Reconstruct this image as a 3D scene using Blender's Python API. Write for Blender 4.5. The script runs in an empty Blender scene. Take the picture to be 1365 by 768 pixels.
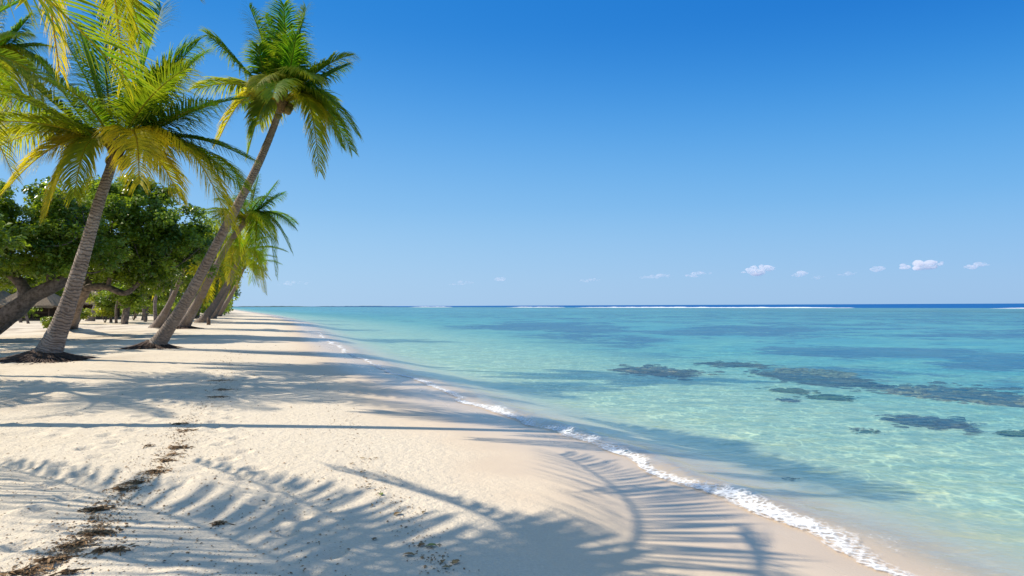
import bpy, math, random
import numpy as np
from mathutils import Vector, Matrix

random.seed(7)
rng = np.random.default_rng(7)
R = math.radians
scene = bpy.context.scene
C = scene.collection

# ------------------------------------------------------------------ camera
CAM_H = 1.75
F = 910.0                     # focal length in photo pixels (photo is 1365 x 768)
cam_data = bpy.data.cameras.new('camera')
cam_data.sensor_width = 36.0
cam_data.lens = 36.0 * F / 1365.0
cam_data.clip_start = 0.05
cam_data.clip_end = 40000
cam = bpy.data.objects.new('camera', cam_data)
C.objects.link(cam)
PITCH = math.atan(23.4 / F)
ROLL = -0.0043
cam_rot = Matrix.Rotation(PITCH, 3, 'X') @ Matrix.Rotation(math.pi / 2, 3, 'X') @ Matrix.Rotation(ROLL, 3, 'Z')
cam.matrix_world = Matrix.Translation((0, 0, CAM_H)) @ cam_rot.to_4x4()
scene.camera = cam

# ------------------------------------------------------------------ light
SUN_E = R(40.0)
SH = np.array([0.989, -0.148])            # horizontal direction the shadows run
COT = 1.0 / math.tan(SUN_E)
sun_vec = Vector((-SH[0] * math.cos(SUN_E), -SH[1] * math.cos(SUN_E), math.sin(SUN_E)))   # towards the sun
sd = bpy.data.lights.new('sun', 'SUN')
sd.energy = 4.5
sd.angle = R(0.4)
sd.color = (1.0, 0.90, 0.75)
sun = bpy.data.objects.new('sun', sd)
sun.rotation_euler = sun_vec.to_track_quat('Z', 'Y').to_euler()
C.objects.link(sun)

world = bpy.data.worlds.new('World')
scene.world = world
world.use_nodes = True
wn = world.node_tree.nodes; wl = world.node_tree.links
wn.clear()
sky = wn.new('ShaderNodeTexSky'); sky.sky_type = 'NISHITA'; sky.sun_disc = False
sky.sun_elevation = SUN_E
sky.sun_rotation = math.atan2(sun_vec.x, sun_vec.y)
sky.altitude = 0; sky.air_density = 1.0; sky.dust_density = 0.3; sky.ozone_density = 3.0
bg = wn.new('ShaderNodeBackground'); bg.inputs['Strength'].default_value = 0.10
wl.new(sky.outputs[0], bg.inputs['Color'])
EXPO = 0.55
def lin(r, g, b, k=1.0):
    return tuple((((c / 255 + 0.055) / 1.055) ** 2.4 if c > 10 else c / 255 / 12.92) * k / 2 ** EXPO for c in (r, g, b))
tc = wn.new('ShaderNodeTexCoord'); sx = wn.new('ShaderNodeSeparateXYZ'); wl.new(tc.outputs['Generated'], sx.inputs[0])
def sky_ramp(stops):
    r = wn.new('ShaderNodeValToRGB'); r.color_ramp.interpolation = 'B_SPLINE'
    while len(r.color_ramp.elements) < len(stops): r.color_ramp.elements.new(.5)
    for e, (p, c) in zip(r.color_ramp.elements, stops): e.position = p; e.color = (*c, 1)
    wl.new(sx.outputs[2], r.inputs[0]); return r.outputs[0]
rl = sky_ramp([(0, lin(168, 203, 238)), (.06, lin(165, 205, 240)), (.14, lin(138, 194, 240)), (.26, lin(86, 166, 236)), (.38, lin(28, 134, 220)), (.55, lin(15, 122, 212)), (.8, lin(150, 182, 218)), (1, lin(165, 190, 215))])
rr_ = sky_ramp([(0, lin(150, 190, 232)), (.05, lin(150, 193, 236)), (.14, lin(112, 182, 238)), (.26, lin(46, 148, 228)), (.37, lin(0, 110, 206)), (.55, lin(0, 104, 200)), (.8, lin(150, 182, 218)), (1, lin(165, 190, 215))])  # both ramps: unseen overhead stops whitened past a real zenith, as shadow fill
az = wn.new('ShaderNodeMapRange'); az.inputs[1].default_value = -.35; az.inputs[2].default_value = .7; wl.new(sx.outputs[0], az.inputs[0])
mx = wn.new('ShaderNodeMix'); mx.data_type = 'RGBA'; wl.new(az.outputs[0], mx.inputs[0]); wl.new(rl, mx.inputs[6]); wl.new(rr_, mx.inputs[7])
bg2 = wn.new('ShaderNodeBackground'); bg2.inputs['Strength'].default_value = 1.0; wl.new(mx.outputs[2], bg2.inputs['Color'])
msk = wn.new('ShaderNodeMixShader'); msk.inputs[0].default_value = 0.94
wl.new(bg.outputs[0], msk.inputs[1]); wl.new(bg2.outputs[0], msk.inputs[2])
wo = wn.new('ShaderNodeOutputWorld'); wl.new(msk.outputs[0], wo.inputs['Surface'])

scene.view_settings.view_transform = 'Standard'
scene.view_settings.look = 'None'
scene.view_settings.exposure = EXPO
scene.view_settings.gamma = 1.0
scene.render.engine = 'CYCLES'
scene.cycles.use_denoising = True
scene.cycles.max_bounces = 8
scene.cycles.volume_bounces = 3
scene.cycles.transparent_max_bounces = 16
scene.cycles.sample_clamp_indirect = 4.0

# ------------------------------------------------------------------ helpers
def ray(px, py):
    """world direction through a photo pixel, scaled so that its forward (Y) component is 1"""
    d = cam_rot @ Vector(((px - 682.5) / F, -(py - 384.0) / F, -1.0))
    return d / d.y

def at(px, py, Y):
    d = ray(px, py)
    return Vector((d.x * Y, Y, CAM_H + d.z * Y))

def smooth(a, b, x):
    t = np.clip((x - a) / (b - a), 0, 1)
    return t * t * (3 - 2 * t)

_G = np.random.default_rng(3).random((256, 256))
def vnoise(x, y):
    x = np.asarray(x, float); y = np.asarray(y, float)
    xi = np.floor(x).astype(int); yi = np.floor(y).astype(int)
    fx = x - xi; fy = y - yi
    fx = fx * fx * (3 - 2 * fx); fy = fy * fy * (3 - 2 * fy)
    g = lambda a, b: _G[a & 255, b & 255]
    return (g(xi, yi) * (1 - fx) * (1 - fy) + g(xi + 1, yi) * fx * (1 - fy) + g(xi, yi + 1) * (1 - fx) * fy + g(xi + 1, yi + 1) * fx * fy) - 0.5

def fbm(x, y, o=4):
    s = 0; a = 1
    for i in range(o):
        s = s + a * vnoise(x * 2 ** i + 17.3 * i, y * 2 ** i + 9.1 * i); a *= 0.5
    return s

SHY = np.array([-60, -10, 0, 2, 4.39, 5.6, 6.8, 8.6, 11.6, 15.6, 22.2, 29.6, 38, 74, 142, 398, 1000, 20000.])
SHX = np.array([26, 6.0, 4.1, 3.4, 2.69, 2.14, 1.63, .93, -.41, -2.1, -4.9, -7.6, -10.5, -22.5, -50, -162, -420, -8800.])
def shore_x(Y):
    Y = np.asarray(Y, float)
    b = np.interp(Y, SHY, SHX)
    return b + 0.10 * np.sin(Y * 0.9 + 0.4) + 0.05 * np.sin(Y * 2.3 + 1) + 0.10 * vnoise(Y * 1.7, 3.3)

def shore_s(X, Y):
    """signed distance inland from the water's edge"""
    Y = np.asarray(Y, float)
    sl = (np.interp(Y + 1, SHY, SHX) - np.interp(Y - 1, SHY, SHX)) / 2
    return (shore_x(Y) - X) / np.sqrt(1 + sl * sl)

# dimples: footprints and small scuffs in the dry sand
_dr = np.random.default_rng(21)
DIMP = []
for i in range(900):
    y = 2.2 + 26 * _dr.random() ** 1.6; x = float(np.interp(y, SHY, SHX)) - 4.5 - 16 * _dr.random()
    DIMP.append((x, y, 0.05 + 0.1 * _dr.random(), 0.004 + 0.012 * _dr.random()))
for k, (x0, off) in enumerate(((-3.2, 0), (-4.6, 1.3))):          # walking tracks along the beach
    y = 2.6 + off * .3
    j = 0
    while y < 40:
        xc = float(np.interp(y, SHY, SHX)) + x0 - 1.0 + 0.35 * math.sin(y * .5 + off)
        DIMP.append((xc + (0.11 if j % 2 else -0.11), y, 0.085, 0.024)); y += 0.38; j += 1

def sand_z_base(X, Y):
    s = shore_s(X, Y)
    up = 0.32 * (1 - np.exp(-np.maximum(s, 0) / 6.0)) + 0.14 * smooth(14, 60, s)
    dn = np.minimum(s, 0)
    down = -(0.05 * smooth(0, 1, -dn) + 0.35 * smooth(0.3, 3.0, -dn) + 0.42 * smooth(2, 22, -dn) + 0.9 * smooth(60, 300, -dn))
    z = np.where(s > 0, up, down)
    z = z + 0.16 * smooth(5, 14, s) * fbm(X * 0.25, Y * 0.25, 3)
    return z

def sand_z(X, Y):
    X = np.asarray(X, float); Y = np.asarray(Y, float)
    s = shore_s(X, Y)
    z = sand_z_base(X, Y)
    dry = smooth(3.4, 6.5, s + 0.8 * vnoise(Y * .5, X * .5))
    near = 1 - smooth(25, 60, np.hypot(X, Y))
    z = z + dry * near * (0.016 * fbm(X * 1.6, Y * 1.6, 2) + 0.009 * fbm(X * 7, Y * 7, 2))
    return z

def ground(px, py):
    """point on the sand (or the water, whichever is higher) seen through a photo pixel"""
    d = ray(px, py)
    Y = 1.0; prev = None
    z = 0.15
    Yv = (z - CAM_H) / d.z
    for i in range(12):
        z = max(float(sand_z_base(d.x * Yv, Yv)), 0.0)
        Yv = 0.5 * Yv + 0.5 * (z - CAM_H) / d.z
    return Vector((d.x * Yv, Yv, z))

def from_shadow(px, py, H):
    """point at height H whose shadow falls on the ground at the photo pixel"""
    g = ground(px, py)
    k = (H - g.z) * COT
    return Vector((g.x - SH[0] * k, g.y - SH[1] * k, H))

class MB:
    def __init__(self):
        self.v = []; self.f = []; self.a = []       # a: per-vertex float attribute
        self.n = 0
    def add(self, verts, faces, attr=0.0):
        verts = np.asarray(verts, float).reshape(-1, 3)
        b = self.n
        self.v.append(verts); self.n += len(verts)
        faces = np.asarray(faces, int)
        self.f.append(faces + b)
        at_ = np.full(len(verts), attr, float) if np.isscalar(attr) else np.asarray(attr, float)
        self.a.append(at_)
    def tube(self, pts, radii, seg=10, attr=None, cap=True, wob=0.0):
        pts = [Vector(p) for p in pts]; n = len(pts)
        vs = []; ref = Vector((0.13, 0.91, 0.4)).normalized()
        for i, p in enumerate(pts):
            t = (pts[min(i + 1, n - 1)] - pts[max(i - 1, 0)]).normalized()
            a = t.cross(ref)
            if a.length < 1e-3: a = t.cross(Vector((1, 0, 0)))
            a.normalize(); b = t.cross(a)
            for k in range(seg):
                th = 2 * math.pi * k / seg
                r = radii[i] * (1 + wob * float(vnoise(k * 1.3 + 5, i * .6)))
                vs.append(p + a * (math.cos(th) * r) + b * (math.sin(th) * r))
        fs = []
        for i in range(n - 1):
            for k in range(seg):
                k2 = (k + 1) % seg
                fs.append((i * seg + k, i * seg + k2, (i + 1) * seg + k2, (i + 1) * seg + k))
        at_ = np.repeat(np.linspace(0, 1, n) if attr is None else np.full(n, attr), seg)
        if cap:
            vs.append(pts[0]); vs.append(pts[-1]); at_ = np.append(at_, (at_[0], at_[-1]))
            for k in range(seg):
                k2 = (k + 1) % seg
                fs.append((n * seg, k2, k, k)); fs.append((n * seg + 1, (n - 1) * seg + k, (n - 1) * seg + k2, (n - 1) * seg + k2))
        self.add([tuple(v) for v in vs], fs, at_)
    def build(self, name, mat, parent=None, smooth_=False, attrname='tint'):
        V = np.concatenate(self.v)
        faces = []
        for f in self.f:
            for q in f.tolist():
                if len(q) == 4 and q[2] == q[3]: q = q[:3]
                faces.append(q)
        me = bpy.data.meshes.new(name)
        me.from_pydata(V.tolist(), [], faces)
        at_ = me.attributes.new(attrname, 'FLOAT', 'POINT')
        at_.data.foreach_set('value', np.concatenate(self.a).astype(np.float32))
        if smooth_: me.polygons.foreach_set('use_smooth', [True] * len(me.polygons))
        me.materials.append(mat)
        o = bpy.data.objects.new(name, me)
        C.objects.link(o)
        if parent is not None: o.parent = parent
        return o

def tag(o, label=None, cat=None, group=None, kind=None):
    if label: o['label'] = label
    if cat: o['category'] = cat
    if group: o['group'] = group
    if kind: o['kind'] = kind
    return o

def empty(name, loc, label, cat, group=None):
    o = bpy.data.objects.new(name, None)
    o.empty_display_size = 0.3
    o.location = loc
    C.objects.link(o)
    bpy.context.view_layer.update
    return tag(o, label, cat, group)

def grid_mesh(name, Xg, Yg, Z, mat, attrs=None, kind='structure'):
    """Xg, Yg, Z are 2-D arrays"""
    n, m = Z.shape
    V = np.stack([Xg, Yg, Z], -1).reshape(-1, 3)
    i = np.arange(n - 1)[:, None] * m + np.arange(m - 1)[None, :]
    fc = np.stack([i, i + 1, i + m + 1, i + m], -1).reshape(-1, 4)
    me = bpy.data.meshes.new(name)
    me.vertices.add(len(V)); me.vertices.foreach_set('co', V.astype(np.float32).ravel())
    me.loops.add(fc.size); me.loops.foreach_set('vertex_index', fc.astype(np.int32).ravel())
    me.polygons.add(len(fc)); me.polygons.foreach_set('loop_start', (np.arange(len(fc)) * 4).astype(np.int32))
    me.polygons.foreach_set('use_smooth', [True] * len(fc))
    me.update(calc_edges=True)
    for k, v in (attrs or {}).items():
        a = me.attributes.new(k, 'FLOAT', 'POINT'); a.data.foreach_set('value', np.asarray(v, np.float32).ravel())
    me.materials.append(mat)
    o = bpy.data.objects.new(name, me); C.objects.link(o)
    if kind: o['kind'] = kind
    return o

# ------------------------------------------------------------------ materials
class NT:
    def __init__(self, name):
        self.m = bpy.data.materials.new(name); self.m.use_nodes = True
        self.t = self.m.node_tree; self.t.nodes.clear()
        self.out = self.t.nodes.new('ShaderNodeOutputMaterial')
    def n(self, typ, **kw):
        nd = self.t.nodes.new(typ)
        for k, v in kw.items():
            if k.startswith('i_'):
                key = k[2:]
                key = int(key) if key.isdigit() else key.replace('_', ' ')
                if hasattr(v, 'is_linked') or isinstance(v, bpy.types.NodeSocket): self.t.links.new(v, nd.inputs[key])
                else: nd.inputs[key].default_value = v
            else: setattr(nd, k, v)
        return nd
    def link(self, a, b): self.t.links.new(a, b)
    def pos(self): return self.n('ShaderNodeNewGeometry').outputs['Position']
    def noise(self, vec, scale, detail=4, rough=0.55, dist=0.0):
        nd = self.n('ShaderNodeTexNoise', i_Vector=vec, i_Scale=scale, i_Detail=detail, i_Roughness=rough, i_Distortion=dist)
        return nd.outputs['Fac']
    def ramp(self, fac, stops, interp='LINEAR'):
        nd = self.n('ShaderNodeValToRGB', i_Fac=fac); cr = nd.color_ramp; cr.interpolation = interp
        while len(cr.elements) < len(stops): cr.elements.new(0.5)
        for e, (p, c) in zip(cr.elements, stops):
            e.position = p; e.color = (c, c, c, 1) if np.isscalar(c) else (*c, 1)
        return nd.outputs['Color']
    def mix(self, fac, a, b, blend='MIX'):
        nd = self.n('ShaderNodeMix', data_type='RGBA', blend_type=blend)
        for s, v in ((nd.inputs[0], fac), (nd.inputs[6], a), (nd.inputs[7], b)):
            if isinstance(v, bpy.types.NodeSocket): self.link(v, s)
            elif isinstance(v, (int, float)): s.default_value = v
            else: s.default_value = (*v, 1)
        return nd.outputs[2]
    def math(self, op, a, b=None, clamp=False):
        nd = self.n('ShaderNodeMath', operation=op, use_clamp=clamp)
        for s, v in ((nd.inputs[0], a), (nd.inputs[1], b)):
            if v is None: continue
            if isinstance(v, bpy.types.NodeSocket): self.link(v, s)
            else: s.default_value = v
        return nd.outputs[0]
    def rng(self, v, a, b, c=0.0, d=1.0):
        nd = self.n('ShaderNodeMapRange', i_Value=v); nd.interpolation_type = 'SMOOTHSTEP'
        for k, x in zip((1, 2, 3, 4), (a, b, c, d)): nd.inputs[k].default_value = x
        return nd.outputs[0]
    def attr(self, name): return self.n('ShaderNodeAttribute', attribute_name=name).outputs['Fac']
    def bump(self, h, strength, dist, normal=None):
        nd = self.n('ShaderNodeBump', i_Strength=strength, i_Distance=dist, i_Height=h)
        if normal is not None: self.link(normal, nd.inputs['Normal'])
        return nd.outputs[0]
    def done(self, shader): self.link(shader, self.out.inputs['Surface']); return self.m
    def scaled(self, vec, s):
        nd = self.n('ShaderNodeVectorMath', operation='MULTIPLY', i_0=vec); nd.inputs[1].default_value = s
        return nd.outputs[0]

def pr(nt, color, rough, normal=None, spec=0.3):
    p = nt.n('ShaderNodeBsdfPrincipled')
    for s, v in ((p.inputs['Base Color'], color), (p.inputs['Roughness'], rough), (p.inputs['Specular IOR Level'], spec)):
        if isinstance(v, bpy.types.NodeSocket): nt.link(v, s)
        else: s.default_value = (*v, 1) if isinstance(v, tuple) else v
    if normal is not None: nt.link(normal, p.inputs['Normal'])
    return p

def mat_sand():
    nt = NT('sand'); P = nt.pos()
    s = nt.attr('shore')
    wob = nt.noise(P, 1.2, 3)
    s2 = nt.math('ADD', s, nt.math('MULTIPLY', nt.math('SUBTRACT', wob, 0.5), 1.0))
    wet = nt.rng(s2, 1.0, 2.6, 1.0, 0.0)
    wet2 = nt.rng(s2, 0.1, 0.9, 1.0, 0.0)
    big = nt.noise(P, 0.7, 4); fine = nt.noise(P, 55, 3, 0.7); mid = nt.noise(P, 9, 4, 0.6)
    dryc = nt.mix(big, (0.70, 0.60, 0.455), (0.78, 0.685, 0.54))
    dryc = nt.mix(nt.rng(fine, 0.3, 0.75), nt.mix(1.0, dryc, (0.86, 0.85, 0.84), 'MULTIPLY'), dryc)
    crumbs = nt.math('MULTIPLY', nt.rng(nt.noise(P, 14, 5, 0.75), 0.60, 0.72), nt.math('MULTIPLY', nt.rng(nt.noise(P, 0.9, 3), 0.42, 0.62), nt.rng(s, 3, 5.5)))
    dryc = nt.mix(nt.math('MULTIPLY', crumbs, 0.55), dryc, (0.36, 0.26, 0.17))
    wetc = nt.mix(wob, (0.63, 0.49, 0.34), (0.68, 0.55, 0.40))
    col = nt.mix(wet, dryc, wetc)
    col = nt.mix(nt.math('MULTIPLY', wet2, 0.6), col, (0.55, 0.42, 0.29))
    # seabed
    under = nt.rng(s, -1.6, -0.2, 1.0, 0.0)
    bedc = nt.mix(nt.noise(P, 0.6, 4), (0.72, 0.61, 0.41), (0.82, 0.74, 0.54))
    col = nt.mix(under, col, bedc)
    # reef flat patches on the seabed
    n1 = nt.noise(P, 0.085, 5, 0.62, 0.6); n2 = nt.noise(P, 0.35, 5, 0.65)
    nn = nt.math('ADD', n1, nt.math('MULTIPLY', nt.math('SUBTRACT', n2, 0.5), 0.62))
    nn = nt.math('ADD', nn, nt.math('MULTIPLY', nt.math('SUBTRACT', nt.noise(P, 1.6, 4, 0.7), 0.5), 0.22))
    off = nt.rng(s, -60, -9, -0.005, -0.16)
    off = nt.math('ADD', off, nt.math('MULTIPLY', nt.attr('reef'), 0.23))
    reef = nt.rng(nt.math('ADD', nn, off), 0.44, 0.58)
    reef = nt.math('MULTIPLY', reef, nt.rng(s, -20, -10, 1.0, 0.0))
    reefc = nt.mix(nt.noise(P, 2.0, 5, 0.7), (0.010, 0.055, 0.17), (0.08, 0.12, 0.19))
    col = nt.mix(nt.math('MULTIPLY', reef, 0.88), col, reefc)
    gl = nt.math('MULTIPLY', nt.rng(s, 4.5, 11), nt.rng(nt.noise(nt.scaled(P, (1, .6, 1)), 0.55, 6, 0.7), 0.44, 0.66))
    col = nt.mix(nt.math('MULTIPLY', gl, 0.62), col, (0.24, 0.165, 0.11))
    dry = nt.math('SUBTRACT', 1.0, wet)
    h = nt.math('ADD', nt.math('MULTIPLY', nt.noise(P, 22, 5, 0.7), nt.math('MULTIPLY', dry, 1.0)), nt.math('MULTIPLY', mid, nt.math('MULTIPLY', dry, 1.5)))
    h = nt.math('ADD', h, nt.math('MULTIPLY', fine, 0.12))
    b = nt.bump(h, 0.7, 0.026)
    rough = nt.math('SUBTRACT', 0.92, nt.math('MULTIPLY', wet, nt.rng(s2, 0.2, 2.2, 0.66, 0.25)))
    return nt.done(pr(nt, col, rough, b, 0.35).outputs[0])

def mat_water():
    nt = NT('water'); P = nt.pos()
    d = nt.attr('depth')
    dist = nt.n('ShaderNodeVectorMath', operation='LENGTH', i_0=P).outputs['Value']
    near = nt.rng(dist, 8, 60, 1.0, 0.0)
    # waves
    Ps = nt.scaled(P, (0.8, 1.25, 1.0))
    w1 = nt.noise(Ps, 1.1, 4, 0.5, 0.4); w2 = nt.noise(Ps, 5.0, 3, 0.5, 0.6); w3 = nt.noise(nt.scaled(P, (1, 1.3, 1)), 0.16, 4, 0.6)
    h = nt.math('ADD', nt.math('MULTIPLY', w1, 0.07), nt.math('MULTIPLY', w2, 0.020))
    h = nt.math('ADD', h, nt.math('MULTIPLY', w3, 0.18))
    b = nt.bump(h, 1.0, 1.0)
    # caustic net and ripple shading painted into the surface's transparent colour
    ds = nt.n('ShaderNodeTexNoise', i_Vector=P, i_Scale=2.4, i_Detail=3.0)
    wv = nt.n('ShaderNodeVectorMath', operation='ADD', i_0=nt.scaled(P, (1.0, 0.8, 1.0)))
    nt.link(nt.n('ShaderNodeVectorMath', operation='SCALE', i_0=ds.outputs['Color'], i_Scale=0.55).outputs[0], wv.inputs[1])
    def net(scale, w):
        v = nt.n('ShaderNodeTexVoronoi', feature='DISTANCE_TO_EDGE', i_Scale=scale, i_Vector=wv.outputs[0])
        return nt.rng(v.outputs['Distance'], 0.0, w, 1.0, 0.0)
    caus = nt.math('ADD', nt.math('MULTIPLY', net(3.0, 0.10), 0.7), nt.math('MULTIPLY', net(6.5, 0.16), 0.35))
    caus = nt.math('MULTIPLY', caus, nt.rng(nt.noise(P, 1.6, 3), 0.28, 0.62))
    caus_tint = nt.mix(nt.math('MULTIPLY', nt.rng(d, 0.10, 0.36), near), (1, 1, 1), nt.mix(caus, (0.84, 0.88, 0.88), (1.65, 1.50, 1.32)))
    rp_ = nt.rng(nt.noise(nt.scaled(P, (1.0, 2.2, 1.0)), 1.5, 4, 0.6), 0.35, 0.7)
    caus_tint = nt.mix(nt.math('MULTIPLY', nt.rng(d, 0.10, 0.5), 1.0), caus_tint, nt.mix(1.0, caus_tint, nt.mix(rp_, (0.74, 0.85, 0.92), (1.06, 1.04, 1.0)), 'MULTIPLY'))
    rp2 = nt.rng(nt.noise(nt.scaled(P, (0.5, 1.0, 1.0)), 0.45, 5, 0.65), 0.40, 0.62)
    caus_tint = nt.mix(nt.math('MULTIPLY', nt.rng(d, 0.38, 0.8), 1.0), caus_tint, nt.mix(1.0, caus_tint, nt.mix(rp2, (0.56, 0.80, 0.97), (1.0, 1.0, 1.0)), 'MULTIPLY'))
    dd = nt.math('ADD', d, nt.math('MULTIPLY', nt.math('SUBTRACT', w3, 0.5), 0.12))
    tint = nt.ramp(dd, [(0.0, (1, 1, 1)), (0.08, (0.97, 0.985, 0.95)), (0.22, (0.88, 0.985, 0.94)), (0.42, (0.80, 0.985, 0.935)), (0.72, (0.60, 0.96, 0.93)), (1.0, (0.42, 0.86, 0.93))])
    tr = nt.n('ShaderNodeBsdfTransparent', i_Color=nt.mix(1.0, tint, caus_tint, 'MULTIPLY'))
    # suspended matter
    x = nt.n('ShaderNodeSeparateXYZ', i_0=P)
    edge = nt.math('ADD', x.outputs[0], nt.math('MULTIPLY', x.outputs[1], 0.4))
    deep = nt.rng(nt.math('ADD', edge, nt.math('MULTIPLY', nt.noise(P, 0.02, 4), 14.0)), 286, 294)
    streak = nt.noise(nt.scaled(P, (0.45, 1, 1)), 0.11, 6, 0.72)
    lag = nt.mix(nt.rng(streak, 0.42, 0.62), (0.15, 0.50, 0.57), (0.045, 0.29, 0.46))
    col = nt.mix(deep, lag, (0.0, 0.095, 0.31))
    df = nt.n('ShaderNodeBsdfDiffuse', i_Color=col)
    milk = nt.math('MULTIPLY', nt.rng(d, 0.15, 1.1), nt.rng(dist, 8, 260, 0.12, 0.50))
    milk = nt.math('MAXIMUM', milk, deep)
    body = nt.n('ShaderNodeMixShader', i_0=milk); nt.link(tr.outputs[0], body.inputs[1]); nt.link(df.outputs[0], body.inputs[2])
    gl = nt.n('ShaderNodeBsdfGlossy', i_Roughness=0.08, i_Normal=b); gl.inputs['Color'].default_value = (1, 1, 1, 1)
    fr = nt.n('ShaderNodeFresnel', i_IOR=1.33, i_Normal=b).outputs[0]
    fr = nt.math('MULTIPLY', nt.math('MINIMUM', fr, nt.rng(deep, 0.0, 1.0, 0.28, 0.10)), nt.rng(d, 0.0, 0.05))
    ms = nt.n('ShaderNodeMixShader', i_0=fr); nt.link(body.outputs[0], ms.inputs[1]); nt.link(gl.outputs[0], ms.inputs[2])
    return nt.done(ms.outputs[0])

def mat_foam():
    nt = NT('foam'); P = nt.pos()
    a = nt.attr('tint')
    n = nt.noise(P, 26, 5, 0.7, 0.5); n2 = nt.noise(P, 2.5, 4, 0.6)
    v = nt.n('ShaderNodeTexVoronoi', feature='DISTANCE_TO_EDGE', i_Vector=P, i_Scale=14.0)
    lace = nt.rng(v.outputs['Distance'], 0.05, 0.25, 0.18, 0.0)
    q = nt.math('ADD', nt.math('ADD', nt.math('MULTIPLY', n, 0.75), nt.math('MULTIPLY', n2, 0.75)), lace)
    al = nt.rng(nt.math('ADD', q, a), 1.25, 1.80)
    p = pr(nt, (0.86, 0.87, 0.87), 0.6, nt.bump(n, 0.5, 0.008))
    tr = nt.n('ShaderNodeBsdfTransparent')
    ms = nt.n('ShaderNodeMixShader', i_0=al); nt.link(tr.outputs[0], ms.inputs[1]); nt.link(p.outputs[0], ms.inputs[2])
    return nt.done(ms.outputs[0])

def mat_frond(name, green, yellow, brown):
    nt = NT(name); P = nt.pos(); t = nt.attr('tint')
    n = nt.noise(P, 3.0, 3); n2 = nt.noise(P, 28, 2)
    f = nt.math('ADD', t, nt.math('MULTIPLY', nt.math('SUBTRACT', n, 0.5), 0.35))
    f = nt.math('ADD', f, nt.math('MULTIPLY', nt.math('SUBTRACT', n2, 0.5), 0.25))
    col = nt.ramp(f, [(0.0, green), (0.35, tuple(0.6 * g + 0.4 * y for g, y in zip(green, yellow))), (0.72, yellow), (1.0, brown)])
    p = pr(nt, col, 0.55, None, 0.16)
    tl = nt.n('ShaderNodeBsdfTranslucent', i_Color=nt.mix(1.0, col, (1.75, 1.75, 0.5), 'MULTIPLY'))
    ms = nt.n('ShaderNodeMixShader', i_0=0.58); nt.link(p.outputs[0], ms.inputs[1]); nt.link(tl.outputs[0], ms.inputs[2])
    return nt.done(ms.outputs[0])

def mat_leaf(name, a, b):
    nt = NT(name); P = nt.pos(); t = nt.attr('tint')
    col = nt.mix(nt.math('ADD', t, nt.math('MULTIPLY', nt.math('SUBTRACT', nt.noise(P, 0.8, 3), 0.5), 0.9)), a, b)
    p = pr(nt, col, 0.35, None, 0.5)
    tl = nt.n('ShaderNodeBsdfTranslucent', i_Color=nt.mix(1.0, col, (1.7, 1.7, 0.8), 'MULTIPLY'))
    ms = nt.n('ShaderNodeMixShader', i_0=0.35); nt.link(p.outputs[0], ms.inputs[1]); nt.link(tl.outputs[0], ms.inputs[2])
    return nt.done(ms.outputs[0])

def mat_palm_bark():
    nt = NT('palm_bark'); P = nt.pos(); t = nt.attr('tint')       # tint = metres along the trunk
    ring = nt.math('ADD', nt.math('MULTIPLY', t, 11.0), nt.math('MULTIPLY', nt.noise(P, 4.0, 4), 3.2))
    wv = nt.math('FRACT', ring)
    groove = nt.rng(nt.math('ABSOLUTE', nt.math('SUBTRACT', wv, 0.5)), 0.30, 0.5)
    n = nt.noise(nt.scaled(P, (1, 1, 0.5)), 7, 5, 0.7)
    col = nt.mix(n, (0.13, 0.10, 0.082), (0.36, 0.29, 0.24))
    col = nt.mix(nt.math('MULTIPLY', groove, nt.rng(nt.noise(P, 5, 4), .35, .7, .05, .5)), col, (0.10, 0.075, 0.06))
    spots = nt.rng(nt.noise(P, 2.4, 5, 0.8), 0.62, 0.72)
    col = nt.mix(nt.math('MULTIPLY', spots, 0.6), col, (0.09, 0.07, 0.06))
    col = nt.mix(nt.math('MULTIPLY', nt.rng(nt.noise(P, 1.1, 4, 0.7), 0.5, 0.68), 0.5), col, (0.46, 0.40, 0.35))
    scar = nt.rng(nt.math('FRACT', nt.math('ADD', nt.math('MULTIPLY', t, 2.3), nt.math('MULTIPLY', nt.noise(P, 1.5, 2), 1.6))), 0.90, 0.97)
    col = nt.mix(nt.math('MULTIPLY', scar, 0.45), col, (0.07, 0.05, 0.04))
    h = nt.math('SUBTRACT', nt.math('MULTIPLY', n, 0.6), nt.math('MULTIPLY', groove, 0.8))
    return nt.done(pr(nt, col, 0.85, nt.bump(h, 1.0, 0.05)).outputs[0])

def mat_simple(name, a, b, scale=8, rough=0.8, bump=0.5, dist=0.02, vs=(1, 1, 1)):
    nt = NT(name); P = nt.scaled(nt.pos(), vs)
    n = nt.noise(P, scale, 5, 0.65)
    return nt.done(pr(nt, nt.mix(nt.rng(n, 0.3, 0.7), a, b), rough, nt.bump(n, bump, dist)).outputs[0])

def mat_coral(name, a, b):
    # tint = how far inside the patch; growth breaks up into open tufts towards the rim
    nt = NT(name); P = nt.pos(); t = nt.attr('tint')
    n = nt.noise(P, 3.0, 6, 0.72); n2 = nt.noise(P, 1.0, 4, 0.6)
    c = nt.mix(nt.rng(n, 0.3, 0.7), a, b)
    c = nt.mix(nt.math('MULTIPLY', nt.rng(n2, 0.5, 0.66), 0.6), c, (0.30, 0.17, 0.13))
    al = nt.rng(nt.math('ADD', nt.math('ADD', nt.math('MULTIPLY', n, 0.9), nt.math('MULTIPLY', n2, 0.5)), t), 0.84, 1.30)
    tr = nt.n('ShaderNodeBsdfTransparent')
    ms = nt.n('ShaderNodeMixShader', i_0=al); nt.link(tr.outputs[0], ms.inputs[1]); nt.link(pr(nt, c, 0.9, nt.bump(n, 1.0, 0.08)).outputs[0], ms.inputs[2])
    return nt.done(ms.outputs[0])

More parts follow.
